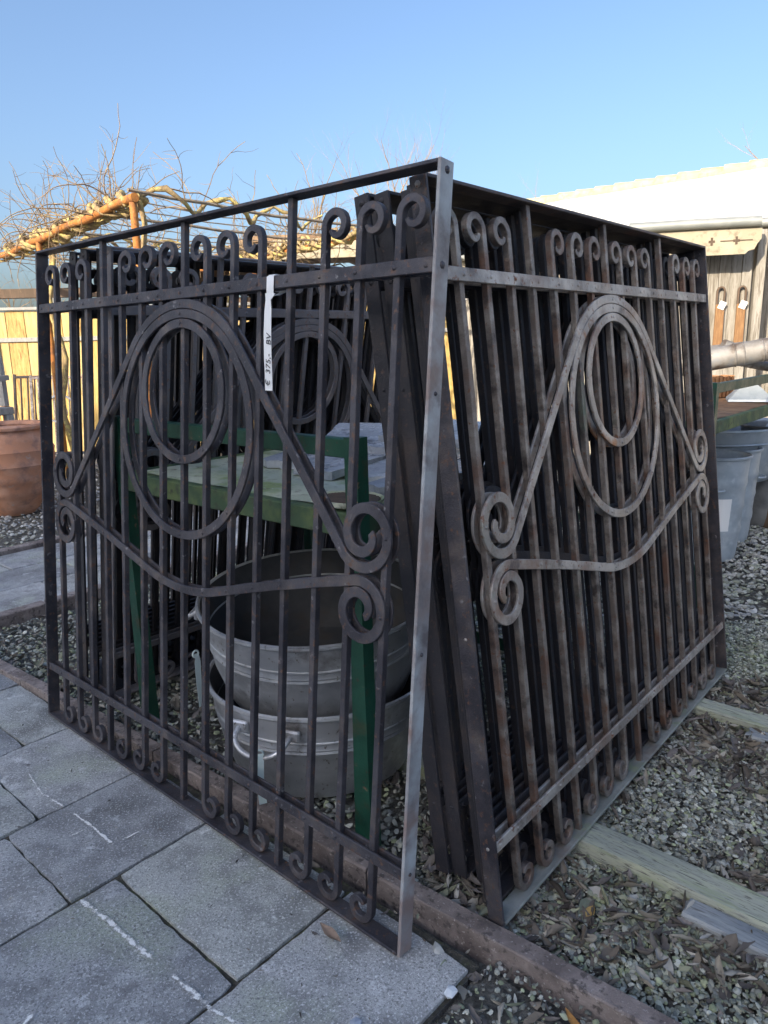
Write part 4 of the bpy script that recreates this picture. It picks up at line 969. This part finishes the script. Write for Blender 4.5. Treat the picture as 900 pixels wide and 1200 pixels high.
MB().lathe([(0, 0), (.30, 0), (.36, .05), (.42, .30), (.45, .40), (.47, .405), (.465, .42), (.44, .41), (.34, .06), (0, .03)], 44, 1.25, .8).build('body', M['zinc_blue'], tk, None, None, 35)
MB().lathe([(.452, .30), (.46, .305), (.452, .315)], 44, 1.22, .78).build('band', M['zinc_blue'], tk, None, None, 50)
for sx in (-1, 1): MB().box(sx * .25 - .05, sx * .25 + .05, -.25, .25, -.40, -.001, None, .01).build('block', M['darkwood'], tk)
tag(tk, 'bluish zinc bath raised on blocks behind the zinc bins', 'bath')
cone = empty('zinc_cover', (2.56, 5.05, 1.00)); cone.rotation_euler = (0, 0, .4)
MB().lathe([(.20, 0), (.195, .015), (.10, .085), (.025, .13), (.0, .135)], 4).build('cover', M['zinc_blue'], cone, None, None, 20)
MB().lathe([(.02, .12), (.03, .14), (.0, .16)], 10).build('knob', M['zinc_blue'], cone, None, None, 40)
tag(cone, 'blue-grey pyramid shaped zinc cover on the rusty workbench', 'cover')
def pipe(p, q, r, lab, m='zinc', bands=(.2, .5, .8)):
    p, q = Vector(p), Vector(q); o = empty('zinc_pipe', tuple(p)); d = q - p
    n = 36; mb = MB(); mb.tube([d * (i / 12) for i in range(13)], r, 20); mb.build('tube', M[m], o, None, None, 40)
    for f in bands:
        mb = MB(); mb.tube([d * (f - .006), d * f, d * (f + .006)], [r * 1.01, r * 1.07, r * 1.01], 20); mb.build('band', M[m], o, None, None, 40)
    tag(o, lab, 'pipe', 'zinc pipes on the rack'); return o
pipe((1.95, 5.05, 1.235), (2.95, 4.75, 1.42), .075, 'thick dented zinc pipe lying uppermost on the green rail', 'zinc_dull', (.15, .42, .47, .58, .63))
pipe((1.85, 5.30, 1.27), (2.70, 5.32, 1.35), .055, 'zinc pipe behind the thick one on the rack', 'zinc_dull')
pipe((2.42, 5.2, 1.38), (3.2, 5.3, 1.10), .04, 'thin zinc pipe crossing under the thick one', 'zinc_dull')
pipe((2.30, 5.0, 1.30), (3.1, 5.05, 1.14), .032, 'thin brownish pipe slanting down to the right below the thick one', 'zinc_dull', (.3, .7))
bk = empty('tile_stack', (2.30, 5.35, 1.0), .3)
for k in range(9): MB().box(k * .035, k * .035 + .024, -.06, .06, 0, .15 + .004 * (k % 3), None, .002).build('tile', M['brickred'], bk)
tag(bk, 'row of orange clay tiles standing on the rusty workbench', 'tiles')

# ------------------------------------------------------------------ far bare trees
def tree(x, y, h, seed, lab, spread=.5):
    r_ = random.Random(seed); root = empty('bare_tree', (x, y, -.06)); tr = MB(); br = MB()
    def grow(p, d, L, r, lev):
        n = 6; pts = walk(p, d, L, n, .09, Vector((0, 0, .03)), r_)
        (tr if lev == 0 else br).tube(pts, [r * (1 - .55 * i / n) for i in range(n + 1)], 7 if lev == 0 else (5 if lev < 3 else 3))
        if lev >= 4: return
        for k in range(5 if lev == 0 else r_.randrange(3, 6)):
            j = r_.randrange(2, n + 1); dd = (pts[j] - pts[j - 1]).normalized() + Vector((r_.gauss(0, spread), r_.gauss(0, spread), r_.uniform(-.05, .45))); grow(pts[j], dd, L * r_.uniform(.45, .72), r * (1 - .55 * j / n) * .58, lev + 1)
    grow(Vector((0, 0, 0)), Vector((0, 0, 1)), h * .42, h * .022, 0)
    tr.build('trunk', M['twig'], root, None, None, 60); br.build('crown', M['twig'], root, None, None, 60)
    tag(root, lab, 'tree', 'bare trees beyond the yard')
tree(1.0, 25, 10.2, 21, 'bare tree rising behind the front panel just left of its near post')
tree(-2.2, 24, 9.0, 22, 'bare tree above the middle of the front panel')
tree(5.1, 31, 10.4, 23, 'small far bare tree above the right-hand stack')
tree(3.4, 33, 10.6, 26, 'far bare tree behind the left end of the pale barn roof')
tree(20.6, 42, 15.5, 24, 'hazy bare tree beyond the right end of the pale roof')
for i, (x, y, h, lab) in enumerate(((-7.6, 13.2, 4.0, 'bare shrub beyond the left end of the board fence'), (-6.0, 12.6, 3.7, 'bare shrub above the board fence left of the front panel'), (-4.6, 13.4, 4.0, 'bare shrub above the board fence behind the far post of the front panel'), (-3.3, 12.8, 3.6, 'bare shrub beyond the fence next to the shed'))):
    tree(x, y, h, 40 + i, lab, .75)
tree(-9, 30, 7.2, 25, 'bare tree beyond the pergola at left')

# ------------------------------------------------------------------ unseen building placed and shaped behind the camera to shade the near yard
fb = empty('shade_building', (-11.4, -16.4, -.06), math.atan2(.57, -.82) + PI)
def house(x0, x1, eave, ridge, dy):
    MB().box(x0, x1, -dy, dy, 0, eave).build('wall', M['barn'], fb)
    o = .35
    MB().prism([(-dy - o, eave - .1), (0, ridge), (dy + o, eave - .1), (dy + o, eave + .03), (0, ridge + .14), (-dy - o, eave + .03)], x0 - .2, x1 + .2, Matrix(((0, 1, 0, 0), (1, 0, 0, 0), (0, 0, 1, 0), (0, 0, 0, 1)))).build('roof', M['barnroof'], fb)
house(-9.5, 9.5, 6.5, 12.3, 4.6)
for x in (-7, -3.5, 0, 3.5, 7):
    for z in (1.0, 4.0):
        w = MB().box(x - .5, x + .5, 4.62, 4.67, z, z + 1.3).build('window', M['zinc_dark'], fb)
        MB().box(x - .6, x + .6, 4.63, 4.73, z - .08, z - .005).build('sill', M['cream'], w)
tag(fb, 'unseen white building placed behind the camera to shade the near yard', 'building')
